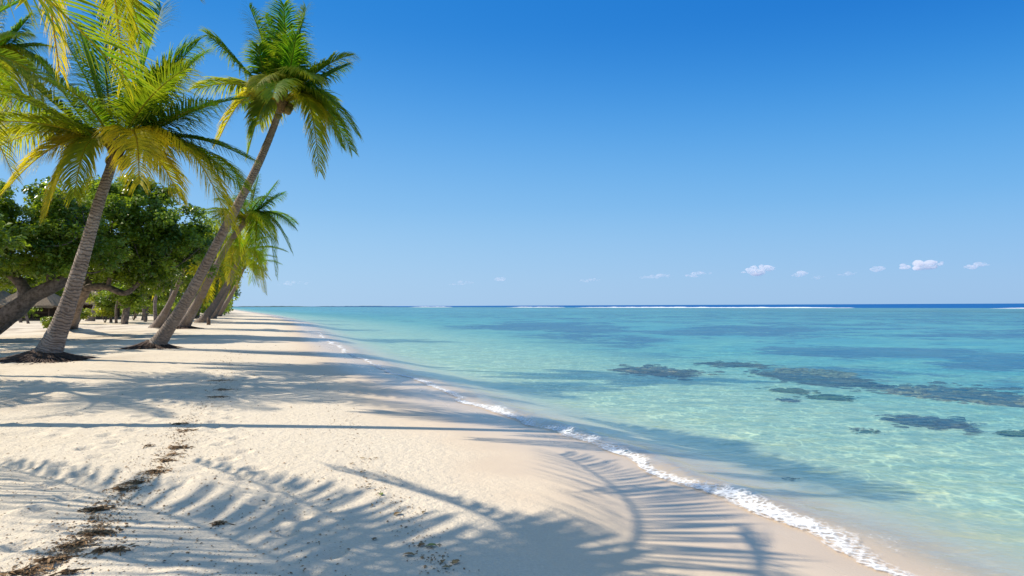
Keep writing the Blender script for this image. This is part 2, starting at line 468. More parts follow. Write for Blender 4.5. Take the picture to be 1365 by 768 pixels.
M = dict(
    sand=mat_sand(), water=mat_water(), foam=mat_foam(),
    frond=mat_frond('palm_frond', (0.055, 0.165, 0.014), (0.48, 0.38, 0.03), (0.34, 0.19, 0.04)),
    leaf=mat_leaf('broad_leaf', (0.030, 0.085, 0.009), (0.28, 0.37, 0.028)),
    leaf2=mat_leaf('light_leaf', (0.08, 0.16, 0.012), (0.36, 0.38, 0.035)),
    pbark=mat_palm_bark(),
    bark=mat_simple('tree_bark', (0.09, 0.07, 0.055), (0.27, 0.21, 0.17), 6, 0.9, 0.9, 0.04),
    root=mat_simple('root_fibre', (0.035, 0.022, 0.018), (0.13, 0.085, 0.065), 14, 0.9, 0.6, 0.02),
    husk=mat_simple('coconut_husk', (0.12, 0.13, 0.03), (0.28, 0.19, 0.07), 6, 0.5),
    fibre=mat_simple('leaf_sheath', (0.10, 0.06, 0.03), (0.30, 0.20, 0.09), 20, 0.9),
    weed=mat_simple('dried_weed', (0.13, 0.075, 0.035), (0.38, 0.23, 0.11), 30, 0.85),
    deadleaf=mat_simple('dead_leaf', (0.16, 0.09, 0.035), (0.34, 0.24, 0.10), 20, 0.7),
    greenleaf=mat_simple('green_fallen_leaf', (0.10, 0.14, 0.03), (0.22, 0.24, 0.05), 20, 0.6),
    coral=mat_coral('coral_rock', (0.014, 0.045, 0.09), (0.12, 0.13, 0.14)),
    coralbrown=mat_simple('brown_coral', (0.10, 0.06, 0.06), (0.62, 0.34, 0.22), 6.0, 0.9, 1.0, 0.06),
    coralgreen=mat_coral('green_coral', (0.02, 0.06, 0.03), (0.09, 0.14, 0.07)),
    thatch=mat_simple('thatch', (0.12, 0.085, 0.055), (0.34, 0.26, 0.17), 9, 0.95, 0.8, 0.05, (1, 1, 4)),
    wood=mat_simple('weathered_wood', (0.07, 0.045, 0.03), (0.19, 0.13, 0.085), 6, 0.85),
    darkwall=mat_simple('woven_wall', (0.035, 0.024, 0.017), (0.09, 0.06, 0.04), 12, 0.9),
    island=mat_simple('far_land', (0.02, 0.05, 0.06), (0.04, 0.08, 0.08), 0.02, 0.9, 0.0),
)

# ------------------------------------------------------------------ setting: sand and sea
def spaced(lo, a, b, hi, step, grow):
    mid = list(np.arange(a, b, step))
    r = []; x = b; st = step
    while x < hi: r.append(x); st *= grow; x += st
    r.append(hi)
    l = []; x = a - step; st = step
    while x > lo: l.append(x); st *= grow; x -= st
    l.append(lo)
    return np.array(l[::-1] + mid + r)

xs = spaced(-9000, -9, 4, 12000, 0.042, 1.045)
ys = spaced(-60, 2.2, 13, 14000, 0.042, 1.035)
Xg, Yg = np.meshgrid(xs, ys, indexing='xy')
Z = sand_z(Xg, Yg)
for (dx, dy, r, dep) in DIMP:
    i0, i1 = np.searchsorted(xs, (dx - 3 * r, dx + 3 * r)); j0, j1 = np.searchsorted(ys, (dy - 3 * r, dy + 3 * r))
    if i1 - i0 < 3 or j1 - j0 < 3: continue
    q = ((Xg[j0:j1, i0:i1] - dx) ** 2 + ((Yg[j0:j1, i0:i1] - dy) / 1.3) ** 2) / (r * r)
    Z[j0:j1, i0:i1] += dep * (-np.exp(-q) * 1.3 + 0.55 * np.exp(-(np.sqrt(q) - 1.4) ** 2 * 4))
reef = np.zeros_like(Z)
for (px, py, w, h) in [(1085, 503, 250, 40), (1290, 528, 360, 62), (800, 457, 210, 46), (985, 486, 170, 16), (1180, 466, 300, 18), (1330, 478, 160, 20), (700, 436, 260, 18), (960, 440, 200, 14)]:
    d = ray(px, py); Yr = (-0.75 - CAM_H) / d.z; rx = w / F * Yr / 2; ry = h * Yr * Yr / (F * 2.5) / 2
    q = ((Xg - d.x * Yr - (Yg - Yr) * d.x) / rx) ** 2 + ((Yg - Yr) / ry) ** 2
    reef = np.maximum(reef, np.exp(-q * q * .8))
grid_mesh('beach', Xg, Yg, Z, M['sand'], {'shore': shore_s(Xg, Yg), 'reef': reef})

us = np.array(list(np.arange(-1.2, 12, 0.07)) + list(12 + np.cumsum(0.07 * 1.07 ** np.arange(140))))
us = us[us < 16000]; us = np.append(us, 16000)
ysw = spaced(-60, 2.2, 16, 14000, 0.07, 1.035)
Ug, Yw = np.meshgrid(us, ysw, indexing='xy')
Xw = shore_x(Yw) + Ug
sw = shore_s(Xw, Yw)
wave = 0.0
amp = smooth(4.5, 7.5, Yw) * (1 - smooth(12, 17, Yw)) * (0.75 + 0.5 * vnoise(Yw * .7, 2.2))
cen = -0.42 - 0.18 * np.sin(Yw * .45 + 1.0)
wave = 0.085 * amp * np.exp(-((sw - cen) / 0.16) ** 2)
wave = wave + 0.02 * np.exp(-((sw + 1.7 + 0.4 * np.sin(Yw * .4)) / 0.3) ** 2) * (1 - smooth(20, 40, Yw))
rip = smooth(0.1, 1.2, -sw) * (1 - smooth(25, 60, np.hypot(Xw, Yw)))
Zw = wave + rip * 0.012 * fbm(Xw * 1.1, Yw * 1.6, 3)
dep = np.clip(Zw - sand_z_base(Xw, Yw), 0, 5)
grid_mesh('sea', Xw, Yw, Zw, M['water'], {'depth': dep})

# swash foam
def foam_strip(name, y0, y1, step, s_in, s_out, na, boost, label):
    yy = np.arange(y0, y1, step); ss = np.linspace(0, 1, na)
    Yf, Tf = np.meshgrid(yy, ss, indexing='ij')
    wob = 0.10 * vnoise(yy * 2.3, 7.7) + 0.05 * vnoise(yy * 8, 1.7)
    wid = (0.75 + 0.9 * vnoise(yy * 1.1, 4.4)) 
    S = (s_in + wob)[:, None] * np.ones_like(Tf) - Tf * (s_in - s_out) * wid[:, None]
    Xf = shore_x(Yf) - S
    zz = np.maximum(sand_z_base(Xf, Yf), 0)
    a2 = smooth(4.5, 7.5, Yf) * (1 - smooth(12, 17, Yf)) * (0.75 + 0.5 * vnoise(Yf * .7, 2.2))
    cen = -0.42 - 0.18 * np.sin(Yf * .45 + 1.0)
    zz = np.maximum(zz, 0.085 * a2 * np.exp(-((S - cen) / 0.16) ** 2) + 0.006)
    prof = np.sin(np.pi * np.clip(Tf, 0, 1) ** 0.6)
    bub = 0.012 * np.clip(fbm(Xf * 18, Yf * 18, 2) + 0.25, 0, 1) * prof
    fall = boost * (prof ** 0.7) - 0.35 * Tf
    o = grid_mesh(name, Xf, Yf, zz + 0.008 + bub, M['foam'], {'tint': fall}, kind='stuff')
    o['label'] = label; o['category'] = 'foam'
    return o
foam_strip('swash_foam', 2.5, 45, 0.05, 0.09, -0.46, 16, 0.80, 'white lacy foam where the water meets the wet sand')

foam_strip('foam_lace', 2.5, 30, 0.06, -0.25, -1.15, 14, 0.40, 'thin broken lace of foam drifting just off the shoreline')

# reef breakers on the outer reef edge (X + 0.4 Y = 282)
def breaker(name, Ya, Yb, hgt, label):
    n = 160; yy = np.linspace(Ya, Yb, n); mb = MB()
    prof = [(-14, -0.02), (-8, 0.12), (-2, 0.55), (0, 1.0), (1.2, 0.75), (3.0, 0.15), (4.0, -0.02)]
    V = []
    for i, y in enumerate(yy):
        x = 281 - 0.4 * y
        e = math.sin(math.pi * i / (n - 1)) ** 0.35
        for (o, z) in prof:
            h = hgt * e * (0.75 + 0.7 * float(vnoise(y * .15, o + 3)) + 0.3 * float(vnoise(y * 0.7, 3)))
            V.append((x + o * (.4 + .6 * e) , y + o * 0.35, max(z * h, -0.02) + 0.01))
    m = len(prof)
    Fc = [(i * m + k, i * m + k + 1, (i + 1) * m + k + 1, (i + 1) * m + k) for i in range(n - 1) for k in range(m - 1)]
    mb.add(V, Fc, 0.9)
    tag(mb.build(name, M['foam'], None, True), label, 'breaking wave', 'waves breaking on the outer reef')
breaker('breaking_wave', 312, 560, 0.5, 'long white line of surf along the reef before the dark blue water')
breaker('breaking_wave', 590, 700, 0.55, 'short white surf streak just left of the long reef breaker')
breaker('breaking_wave', 900, 1100, 0.7, 'faint thin surf streak near the distant low island')
breaker('breaking_wave', 236, 250, 0.22, 'small faint surf patch at the far right of the reef edge')

# low land on the horizon
def far_land(x0, x1, Y, h, label):
    mb = MB(); n = 60; V = []; 
    for i in range(n):
        t = i / (n - 1); X = x0 + (x1 - x0) * t
        e = math.sin(math.pi * t) ** 0.3 * h * (0.75 + 0.5 * float(vnoise(i * .6, Y)))
        for (o, z) in ((-60, -1), (-30, e * .7), (0, e), (60, e * .8), (160, -1)): V.append((X, Y + o, z))
    Fc = [(i * 5 + k, (i + 1) * 5 + k, (i + 1) * 5 + k + 1, i * 5 + k + 1) for i in range(n - 1) for k in range(4)]
    mb.add(V, Fc, 0)
    o = mb.build('distant_island', M['island'], None, True)
    tag(o, label, None, None, 'structure')
far_land(-0.42 * 3200, -0.30 * 3200, 3200, 4.8, 'low wooded land on the horizon behind the palms')
far_land(-0.29 * 4500, -0.17 * 4500, 4500, 4.2, 'thin low island on the horizon over open water')

# ------------------------------------------------------------------ coral patches under the water
def coral(px, py, wpx, hpx, mat, label, top=-0.1, cap=None, seed=0):
    zc = float(-0.75 if py < 540 else -0.5)
    d = ray(px, py); Y = (zc - CAM_H) / d.z
    for _ in range(12):
        zc = 0.5 * zc + 0.5 * float(sand_z_base(d.x * Y, Y)); Y = (zc - CAM_H) / d.z
    c = Vector((d.x * Y, Y, zc))
    rx = wpx / F * Y / 2; ry = hpx * Y * Y / (F * (CAM_H - zc)) / 2
    top = top - 0.30
    zf = float(sand_z_base(c.x, c.y)) - 0.02
    root = None
    hgt = min(0.12, rx * .2); mb = MB(); nr, na = 26, 90; V = []
    for i in range(nr + 1):
        r = i / nr
        for k in range(na):
            th = 2 * math.pi * k / na
            e = 1 + 0.5 * float(fbm(math.cos(th) * 1.4 + seed * 3.1, math.sin(th) * 1.4 + seed, 4))
            x = math.cos(th) * rx * r * e; y = math.sin(th) * ry * r * e
            h = (1 - r ** 2.2)
            bump = 0.5 + 0.5 * float(fbm(x * 2.1 + seed * 7, y * 2.1, 4)) + .3 * float(fbm(x * 7, y * 7 + seed, 2))
            V.append((x, y, max(0.0, h * min(1.0, bump + .3 * h)) * hgt))
    Fc = [(i * na + k, i * na + (k + 1) % na, (i + 1) * na + (k + 1) % na, (i + 1) * na + k) for i in range(nr) for k in range(na)]
    mb.add(V, Fc, np.repeat(np.clip(1.3 * (1 - np.arange(nr + 1) / nr), 0, .75), na))
    o = mb.build('coral_patch', M[mat], None, True)
    o.location = (c.x, c.y, zf)
    tag(o, label, 'coral patch', 'coral patches under the clear water')
    m3 = MB(); r3 = random.Random(seed + 50)
    for j in range(int(70 + 34 * rx * ry)):
        a_ = r3.random() * 6.283; q = 0.55 + abs(r3.gauss(0, .36)); x = math.cos(a_) * rx * q; y = math.sin(a_) * ry * q; sz = (0.05 + 0.13 * r3.random() ** 2) * min(1.0, rx / 1.3)
        zz = 0.03
        pts = []
        for i in range(5):
            ph = math.pi / 2 * i / 4
            for k in range(7):
                th = 6.283 * k / 7; w = 1 + .5 * float(vnoise(k * 1.7 + j, i * 1.3))
                pts.append((x + sz * w * math.cos(th) * math.cos(ph) * 1.5, y + sz * w * math.sin(th) * math.cos(ph) * 1.2, zz + sz * .28 * w * math.sin(ph)))
        m3.add(pts, [(i * 7 + k, i * 7 + (k + 1) % 7, (i + 1) * 7 + (k + 1) % 7, (i + 1) * 7 + k) for i in range(4) for k in range(7)], .42)
    m3.build('small_coral_heads', M[mat], o, True)
    if cap:
        cx, cy, cw, ch = cap
        d2 = ray(cx, cy); Y2 = (zf + 0.06 - CAM_H) / d2.z; c2 = Vector((d2.x * Y2, Y2, 0))
        ax = cw / F * Y2 / 2; ay = ch * Y2 * Y2 / (F * CAM_H) / 2
        m2 = MB(); rr = random.Random(seed)
        for j in range(int(160 + 60 * ax * ay)):
            a_ = rr.random() * 6.283; q = math.sqrt(rr.random())
            x = math.cos(a_) * ax * q; y = math.sin(a_) * ay * q; s = 0.04 + 0.09 * rr.random() ** 2
            pts = []; n1, n2 = 5, 8
            for i in range(n1 + 1):
                ph = math.pi / 2 * i / n1
                for k in range(n2):
                    th = 6.283 * k / n2; w = 1 + .35 * float(vnoise(k * 1.7 + j, i * 1.3))
                    pts.append((x + s * w * math.cos(th) * math.cos(ph) * 1.3, y + s * w * math.sin(th) * math.cos(ph) * 1.3, s * .35 * w * math.sin(ph)))
            m2.add(pts, [(i * n2 + k, i * n2 + (k + 1) % n2, (i + 1) * n2 + (k + 1) % n2, (i + 1) * n2 + k) for i in range(n1) for k in range(n2)], 0)
        p = m2.build('coral_heads', M['coralbrown'], o, True)
        p.location = Vector((c2.x, c2.y, zf + 0.05)) - Vector(o.location)
        p['label'] = 'knobbly brown coral heads close to the surface'
coral(868, 496, 118, 15, 'coral', 'small dark coral patch nearest the beach, alone on pale sand left of the others', -0.10, (868, 494, 60, 6), 1)
coral(1078, 506, 135, 30, 'coral', 'wide dark coral patch with a brown top, left of the largest one', -0.05, (1085, 497, 92, 10), 2)
coral(1288, 530, 205, 40, 'coral', 'largest dark coral patch with a long brown top at the right edge', -0.03, (1272, 527, 165, 19), 3)
coral(1238, 564, 118, 19, 'coral', 'dark oval coral patch lying in front of the largest brown topped patch', -0.12, None, 4)
coral(1155, 575, 34, 8, 'coralgreen', 'tiny green coral patch left of the dark oval patch', -0.15, None, 5)
coral(1352, 579, 60, 9, 'coralgreen', 'small greenish coral patch cut by the right edge of the view', -0.15, None, 6)
coral(1055, 522, 60, 9, 'coralgreen', 'greenish coral patch just in front of the wide brown topped patch', -0.16, None, 7)
coral(1105, 531, 70, 7, 'coralgreen', 'pale faint coral patch on sand between the greenish patch and the oval one', -0.28, None, 8)
coral(1050, 534, 30, 6, 'coral', 'little dark coral spot in front of the greenish coral patch', -0.16, None, 9)
coral(975, 487, 90, 7, 'coral', 'thin dark coral streak up and right of the small lone patch', -0.16, None, 11)
coral(1050, 640, 24, 3, 'coralgreen', 'narrow weed covered stone in the shallows near the foam', -0.16, None, 10)

# ------------------------------------------------------------------ palms
def frond_mesh(root, tip, lift, tint, nleaf=78, llen=0.85, seg=3, seed=0, wid=0.036, hang=0.35, stem=0.035, petiole=0.16):
    """verts are relative to root; lift = how far the stalk arches above the straight line, as a share of length"""
    rr = np.random.default_rng(seed)
    root = np.array(root, float); tip = np.array(tip, float)
    D = tip - root; L = np.linalg.norm(D)
    hor = np.array([D[0], D[1], 0.0]); hl = np.linalg.norm(hor)
    if hl < 0.3 * L:                                   # nearly vertical frond
        hor = hor + np.array([0.02, 0.01, 0])
    P0 = np.zeros(3); P3 = D
    start = hor / max(np.linalg.norm(hor), 1e-6) * (0.32 * L) + np.array([0, 0, lift * L])
    if D[2] > 0.75 * L: start = D * 0.35 + np.array([0, 0, lift * L * .3])
    P1 = start; P2 = P1 + (D - P1) * 0.5 + np.array([0, 0, lift * L * 0.45])
    n = 26
    t = np.linspace(0, 1, n)[:, None]
    pts = (1 - t) ** 3 * P0 + 3 * (1 - t) ** 2 * t * P1 + 3 * (1 - t) * t * t * P2 + t ** 3 * P3
    side_wob = np.cross(D / L, [0, 0, 1.0]); side_wob /= max(np.linalg.norm(side_wob), 1e-6)
    pts += side_wob * (np.sin(t * 3.0) * (rr.random() - .5) * 0.14 * L)
    mb = MB()
    rad = stem * (1 - 0.85 * t[:, 0]) + 0.004
    rad[0] *= 1.8; rad[1] *= 1.3
    mb.tube([Vector(p) for p in pts], rad, 6, attr=min(1, tint + 0.28))
    twist = (rr.random() - .5) * 1.0
    V = []; Fc = []; A = []; b = 0
    tt = np.linspace(petiole, 0.995, nleaf)
    for side in (-1, 1):
        for u0 in tt:
            u = min(0.998, max(petiole, u0 + (rr.random() - .5) * 0.5 / nleaf))
            f = u * (n - 1); i = min(int(f), n - 2); w = f - i
            p = pts[i] * (1 - w) + pts[i + 1] * w
            T = pts[i + 1] - pts[i]; T /= np.linalg.norm(T)
            S = np.cross(T, [0, 0, 1.0])
            if np.linalg.norm(S) < 0.15: S = side_wob.copy()
            S /= np.linalg.norm(S); U = np.cross(S, T)
            tw = twist * u
            S2 = S * math.cos(tw) + U * math.sin(tw); U2 = U * math.cos(tw) - S * math.sin(tw)
            uu = (u - petiole) / (1 - petiole)
            prof = (0.45 + 0.55 * math.sin(math.pi * min(1, uu * 1.25 + .12) ** 0.85)) if uu < .5 else (1.0 - 0.62 * ((uu - .5) / .5) ** 1.6)
            ln = llen * prof * (0.88 + 0.24 * rr.random())
            ang = R(66 - 36 * uu + (rr.random() - .5) * 12)
            dirv = T * math.cos(ang) + S2 * side * math.sin(ang) + U2 * (0.16 + 0.15 * (rr.random() - .5))
            dirv /= np.linalg.norm(dirv)
            hg = hang * (0.6 + 0.8 * rr.random())
            q = p; cur = dirv; tn = tint + 0.06 * (rr.random() - .5)
            wv = np.cross(cur, U2); wv /= max(np.linalg.norm(wv), 1e-6)
            tilt = 0.35 * side
            wv = wv * math.cos(tilt) + U2 * math.sin(tilt)
            ww = wid * (0.55 + .45 * math.sin(math.pi * min(1, uu + .25))) * (0.85 + .3 * rr.random())
            for k in range(seg + 1):
                fr = k / seg
                wk = ww * (0.55, 1.0, 0.72, 0.04)[int(round(fr * 3))] if seg == 3 else ww * (0.6, 1.0, 0.05)[k]
                V.append(q - wv * wk * .5); V.append(q + wv * wk * .5)
                A += [tn + 0.30 * fr ** 3, tn + 0.30 * fr ** 3]
                q = q + cur * (ln / seg)
                cur = cur + np.array([0, 0, -hg * 1.4 / seg * 1.6]); cur /= np.linalg.norm(cur)
            for k in range(seg):
                Fc.append((b + 2 * k, b + 2 * k + 1, b + 2 * k + 3, b + 2 * k + 2))
            b += 2 * (seg + 1)
    mb.add(V, Fc, A)
    return mb

def bez_path(pts, n):
    """Catmull-Rom through points"""
    P = [Vector(p) for p in pts]; P = [P[0] * 2 - P[1]] + P + [P[-1] * 2 - P[-2]]
    out = []; m = len(P) - 3
    for i in range(n):
        f = i / (n - 1) * m; k = min(int(f), m - 1); t = f - k
        a, b, c, d = P[k:k + 4]
        out.append(0.5 * ((2 * b) + (c - a) * t + (2 * a - 5 * b + 4 * c - d) * t * t + (3 * b - a - 3 * c + d) * t ** 3))
    return out

def palm_trunk(root, path, r0, r1, flare=1.7):
    L = sum((path[i + 1] - path[i]).length for i in range(len(path) - 1))
    n = max(24, int(L / 0.055)); n = min(n, 170)
    pts = bez_path(path, n); mb = MB(); radii = []; at_ = []
    for i, p in enumerate(pts):
        u = i / (n - 1); h = u * L
        r = r1 + (r0 - r1) * (1 - u) ** 1.5 + r0 * (flare - 1) * math.exp(-h / 0.6)
        r *= 1 + 0.008 * math.cos(h * 56.5) + 0.05 * float(vnoise(h * 1.3, r0 * 10))
        radii.append(r); at_.append(h)
    mb.tube(pts, radii, 18, wob=0.06)
    mb.a[-1] = np.append(np.repeat(at_, 18), (0, L))
    return mb.build('trunk', M['pbark'], root, True)

def root_mat(root, base, r, n, spread, seed, zfun):
    rr = random.Random(seed); mb = MB()
    # low mound of matted roots
    nr, na = 10, 40; V = []
    for i in range(nr + 1):
        q = i / nr
        for k in range(na):
            th = 6.283 * k / na; e = 1 + .3 * float(vnoise(k * .7 + seed, 2.0))
            rad = r * .6 + (spread * .62 - r * .6) * q * e
            x = math.cos(th) * rad; y = math.sin(th) * rad
            z = zfun(base.x + x, base.y + y) - base.z + 0.30 * (1 - q) ** 1.6 - 0.03 * q
            V.append((x, y, z))
    mb.add(V, [(i * na + k, i * na + (k + 1) % na, (i + 1) * na + (k + 1) % na, (i + 1) * na + k) for i in range(nr) for k in range(na)], 0)
    for j in range(n):
        th = rr.random() * 6.283; ln = spread * (0.45 + .75 * rr.random() ** 1.5); pts = []
        m = 7; rad0 = r * (0.8 + .3 * rr.random())
        for i in range(m):
            u = i / (m - 1); rad = rad0 + (ln - rad0) * u
            a = th + (rr.random() - .5) * .16 * u
            x = math.cos(a) * rad; y = math.sin(a) * rad
            z = float(zfun(base.x + x, base.y + y)) - base.z + 0.34 * max(0, 1 - rad / (spread * .8)) ** 1.5 + 0.015
            pts.append(Vector((x, y, z - 0.03 * u)))
        mb.tube(pts, [0.022 * (1 - .6 * i / (m - 1)) for i in range(m)], 5)
    return mb.build('root_mat', M['root'], root, True)

def szf(x, y): return sand_z_base(x, y)

def palm(base, path_mid, crown, fronds, label, name='palm_tree', r0=0.26, r1=0.15, nleaf=100, llen=0.95, wid=0.048,
         nuts=7, seed=0, rootmat=0, group='coconut palms leaning over the beach', stem=0.035, hang=.5, seg=3):
    """fronds: list of (tip world Vector, lift, tint)"""
    rr = random.Random(seed)
    base = Vector(base); crown = Vector(crown)
    root = empty(name, base, label, 'palm tree', group)
    rel = [Vector((0, 0, -0.15))] + [Vector(p) - base for p in path_mid] + [crown - base]
    palm_trunk(root, rel, r0, r1)
    if rootmat: root_mat(root, base, r0 * 1.5, rootmat, r0 * 5.8, seed, szf)
    c = crown - base
    # leaf sheaths at the head of the trunk
    mb = MB()
    for k in range(16):
        th = k * 2.4; a = Vector((math.cos(th), math.sin(th), 0))
        p0 = c + a * r1 * .6 + Vector((0, 0, -0.25)); 
        mb.tube([p0, p0 + a * .07 + Vector((0, 0, .25)), p0 + a * .20 + Vector((0, 0, .42 + .15 * rr.random()))], [.05, .06, .02], 6)
    mb.tube([c + Vector((0, 0, -.3)), c + Vector((0, 0, .15)), c + Vector((0, 0, .5))], [r1 * 1.1, r1 * 1.3, .05], 10)
    mb.build('leaf_sheath', M['fibre'], root, True)
    for i, spec in enumerate(fronds):
        tip, lift, tint = spec[:3]; ov = spec[3] if len(spec) > 3 else (nleaf, llen, wid, hang)
        d = (Vector(tip) - crown); hd = Vector((d.x, d.y, 0)); hd = hd.normalized() if hd.length > .01 else Vector((1, 0, 0))
        rp = crown + hd * 0.12 + Vector((0, 0, 0.05 + 0.25 * max(0, d.normalized().z)))
        k = (d.length / 3.8) ** 0.5
        tint = tint * .80
        f = frond_mesh(rp, tip, lift, tint, ov[0], ov[1] * min(1.15, k), seg, seed * 100 + i, ov[2], ov[3], stem)
        o = f.build('frond', M['frond'], root)
        o.location = rp - base
        if tint > 0.42: o['label'] = 'yellowing old frond'
    for k in range(nuts):
        th = rr.random() * 6.283; nm = MB(); V = []
        for i in range(9):
            ph = -math.pi / 2 + math.pi * i / 8
            for j in range(10):
                q = 6.283 * j / 10; rr_ = 1 + 0.05 * math.cos(3 * q)
                V.append((0.12 * rr_ * math.cos(q) * math.cos(ph), 0.12 * rr_ * math.sin(q) * math.cos(ph), 0.155 * math.sin(ph)))
        nm.add(V, [(i * 10 + j, i * 10 + (j + 1) % 10, (i + 1) * 10 + (j + 1) % 10, (i + 1) * 10 + j) for i in range(8) for j in range(10)], 0)
        o = nm.build('coconut', M['husk'], root, True)
        o.location = c + Vector((math.cos(th) * (r1 + .14), math.sin(th) * (r1 + .14), -0.12 - .25 * rr.random()))
        o.rotation_euler = (rr.random() * .6, rr.random() * .6, th)
    return root

def auto_fronds(crown, n, L, seed, lo=-60, hi=75, tint0=.05, tint1=.7):
    rr = random.Random(seed); out = []
    crown = Vector(crown)
    for i in range(n):
        u = (i + .5) / n
        el = R(hi + (lo - hi) * u ** 0.9 + rr.uniform(-8, 8)); az = i * 2.39996 + rr.uniform(-.25, .25)
        l = L * (0.85 + .25 * rr.random()) * (0.9 if u < .15 else 1)
        tip = crown + Vector((math.cos(az) * math.cos(el), math.sin(az) * math.cos(el), math.sin(el))) * l
        out.append((tip, 0.10 + 0.14 * u + .04 * rr.random(), tint0 + (tint1 - tint0) * u ** 2.2 + rr.uniform(-.05, .08)))
    return out

def pix_fronds(crown, specs):
    """specs: (px, py, depth offset towards the viewer (-) or away (+), lift, tint)"""
    return [(at(px, py, crown[1] + dy), lift, tint) for (px, py, dy, lift, tint) in specs]

# --- palm 1: the big one with the root mat at the left
b1 = ground(58, 479); Y1 = b1.y
c1 = at(155, 202, Y1 - 0.4)
f1 = pix_fronds(c1, [
    (262, 60, 0.4, .12, .05), (215, 10, .6, .05, .0), (150, 5, .8, .03, .02), (105, 35, -.2, .06, .05), (50, 78, .5, .16, .12), (0, 78, -0.8, .20, .25),
    (-40, 118, .3, .22, .2), (-20, 205, 1.0, .24, .45), (10, 250, -.7, .30, .62), (62, 285, -.8, .32, .62), (100, 262, -1.6, .34, .4),
    (184, 245, -2.4, .32, .66), (305, 300, -1.2, .30, .55), (322, 248, .1, .24, .18), (332, 212, .7, .22, .14), (300, 235, 1.6, .24, .40),
    (290, 140, -1.3, .20, .12), (322, 132, .9, .20, .10), (250, 92, -1.8, .16, .28), (268, 75, 1.5, .14, .05), (70, 160, 2.2, .18, .2), (240, 265, 2.2, .3, .6), (-30, 165, -2, .22, .35), (60, 20, 1.8, .1, .1)])
f1 = [(t_, l_ * .82, k_) for t_, l_, k_ in f1] + auto_fronds(c1, 3, 2.9, 5, 10, 65, .0, .2)
palm(b1, [at(84, 425, Y1 - .05), at(110, 345, Y1 - .2), at(132, 270, Y1 - .35)], c1, f1,
     'tall leaning palm with a wide dark root mat, nearest trunk at the left', r0=0.28, r1=0.13, wid=.044, nleaf=120, llen=1.3, hang=.62, seed=1, rootmat=420)

# --- palm 2: leans right, crown against the sky
b2 = ground(203, 464); Y2 = b2.y
c2 = at(376, 138, Y2 - 3.0)
f2 = pix_fronds(c2, [
    (332, 8, .3, .08, .03), (352, 22, 1.2, .05, .05), (378, 6, -.3, .03, .0), (408, 12, .2, .04, .02), (395, 50, -1.5, .1, .05), (278, 48, .2, .18, .05),
    (264, 118, .4, .22, .28), (290, 190, -.6, .30, .62), (330, 205, .3, .28, .25), (425, 228, -.8, .26, .45), (455, 195, .6, .26, .30), (475, 178, -.3, .28, .18),
    (468, 74, -.2, .24, .28), (420, 105, -2.0, .28, .2), (340, 115, -2.2, .34, .35), (345, 165, 2.4, .28, .4), (440, 140, 2.0, .24, .15), (372, 60, 1.8, .12, .08), (345, 62, -1.2, .14, .05)])
f2 += auto_fronds(c2, 4, 2.9, 6, -35, 40, .0, .35)
palm(b2, [at(244, 408, Y2 - .4), at(291, 322, Y2 - 1.1), at(336, 236, Y2 - 2.0), at(360, 182, Y2 - 2.5)], c2, f2,
     'palm leaning far right, its whole crown standing clear against the blue sky', r0=0.235, r1=0.105, wid=.050, nleaf=105, llen=1.2, hang=.62, nuts=4, seed=2, rootmat=160)

# --- palm 3, behind palm 2
b3 = ground(241, 438); Y3 = b3.y
c3 = at(330, 292, Y3 - 4)
f3 = pix_fronds(c3, [
    (312, 225, 0, .06, .05), (345, 235, .4, .08, .02), (378, 258, .3, .18, .05), (391, 303, -.3, .24, .12), (388, 335, .5, .26, .15), (368, 368, -.5, .28, .2), (335, 375, -1, .3, .35),
    (318, 350, 1.0, .3, .6), (292, 340, .3, .3, .55), (272, 315, .5, .26, .45), (268, 282, -.4, .2, .3), (288, 250, .6, .14, .15), (355, 262, -2, .2, .15), (300, 372, -1.4, .3, .5), (350, 350, 2, .26, .2), (310, 265, 2.2, .2, .2)])
f3 = [(t_, l_, k_ * .6) for t_, l_, k_ in f3] + auto_fronds(c3, 7, 3.4, 7, -40, 60, .0, .3)
palm(b3, [at(263, 404, Y3 - .8), at(283, 365, Y3 - 2), at(304, 326, Y3 - 3)], c3, f3,
     'leaning palm behind the tallest one, bright crown over the beach end', r0=0.36, r1=0.16, nleaf=70, llen=1.25, hang=.8, wid=.05, seed=3, stem=.05, nuts=4, rootmat=60)

# --- palm 4 and further ones down the beach
def far_palm(bpx, bpy, cpx, cpy, dy, L, seed, label, r0=.4, tint0=.05, nf=18):
    b = ground(bpx, bpy); c = at(cpx, cpy, b.y + dy)
    mid = b.lerp(c, .5); mid.z -= (c.z - b.z) * 0.05; mid.x += 0.03 * (c.x - b.x)
    return palm(b, [mid], c, auto_fronds(c, nf, L, seed, -62, 72, tint0), label, r0=r0, r1=r0 * .42, nleaf=40, llen=1.15, wid=.085, seed=seed, stem=.06, nuts=0, seg=2)
far_palm(268, 430, 322, 338, -3, 3.9, 4, 'third leaning palm in the row, its base beside the small wooden post')
far_palm(281, 425, 318, 350, -3, 4.4, 5, 'slim distant palm between the row of leaning trunks and the far bushes', .42)
far_palm(289, 422, 326, 356, -3, 5.0, 6, 'farthest thin palm at the tip of the beach', .45)
far_palm(207, 437, 248, 352, -2, 3.4, 8, 'pale slanting palm trunk in the shade left of the leaning pair', .3, .25, 14)
far_palm(120, 428, 150, 335, 0, 3.6, 9, 'short palm hidden among the broadleaved trees behind the huts', .3, .2, 14)

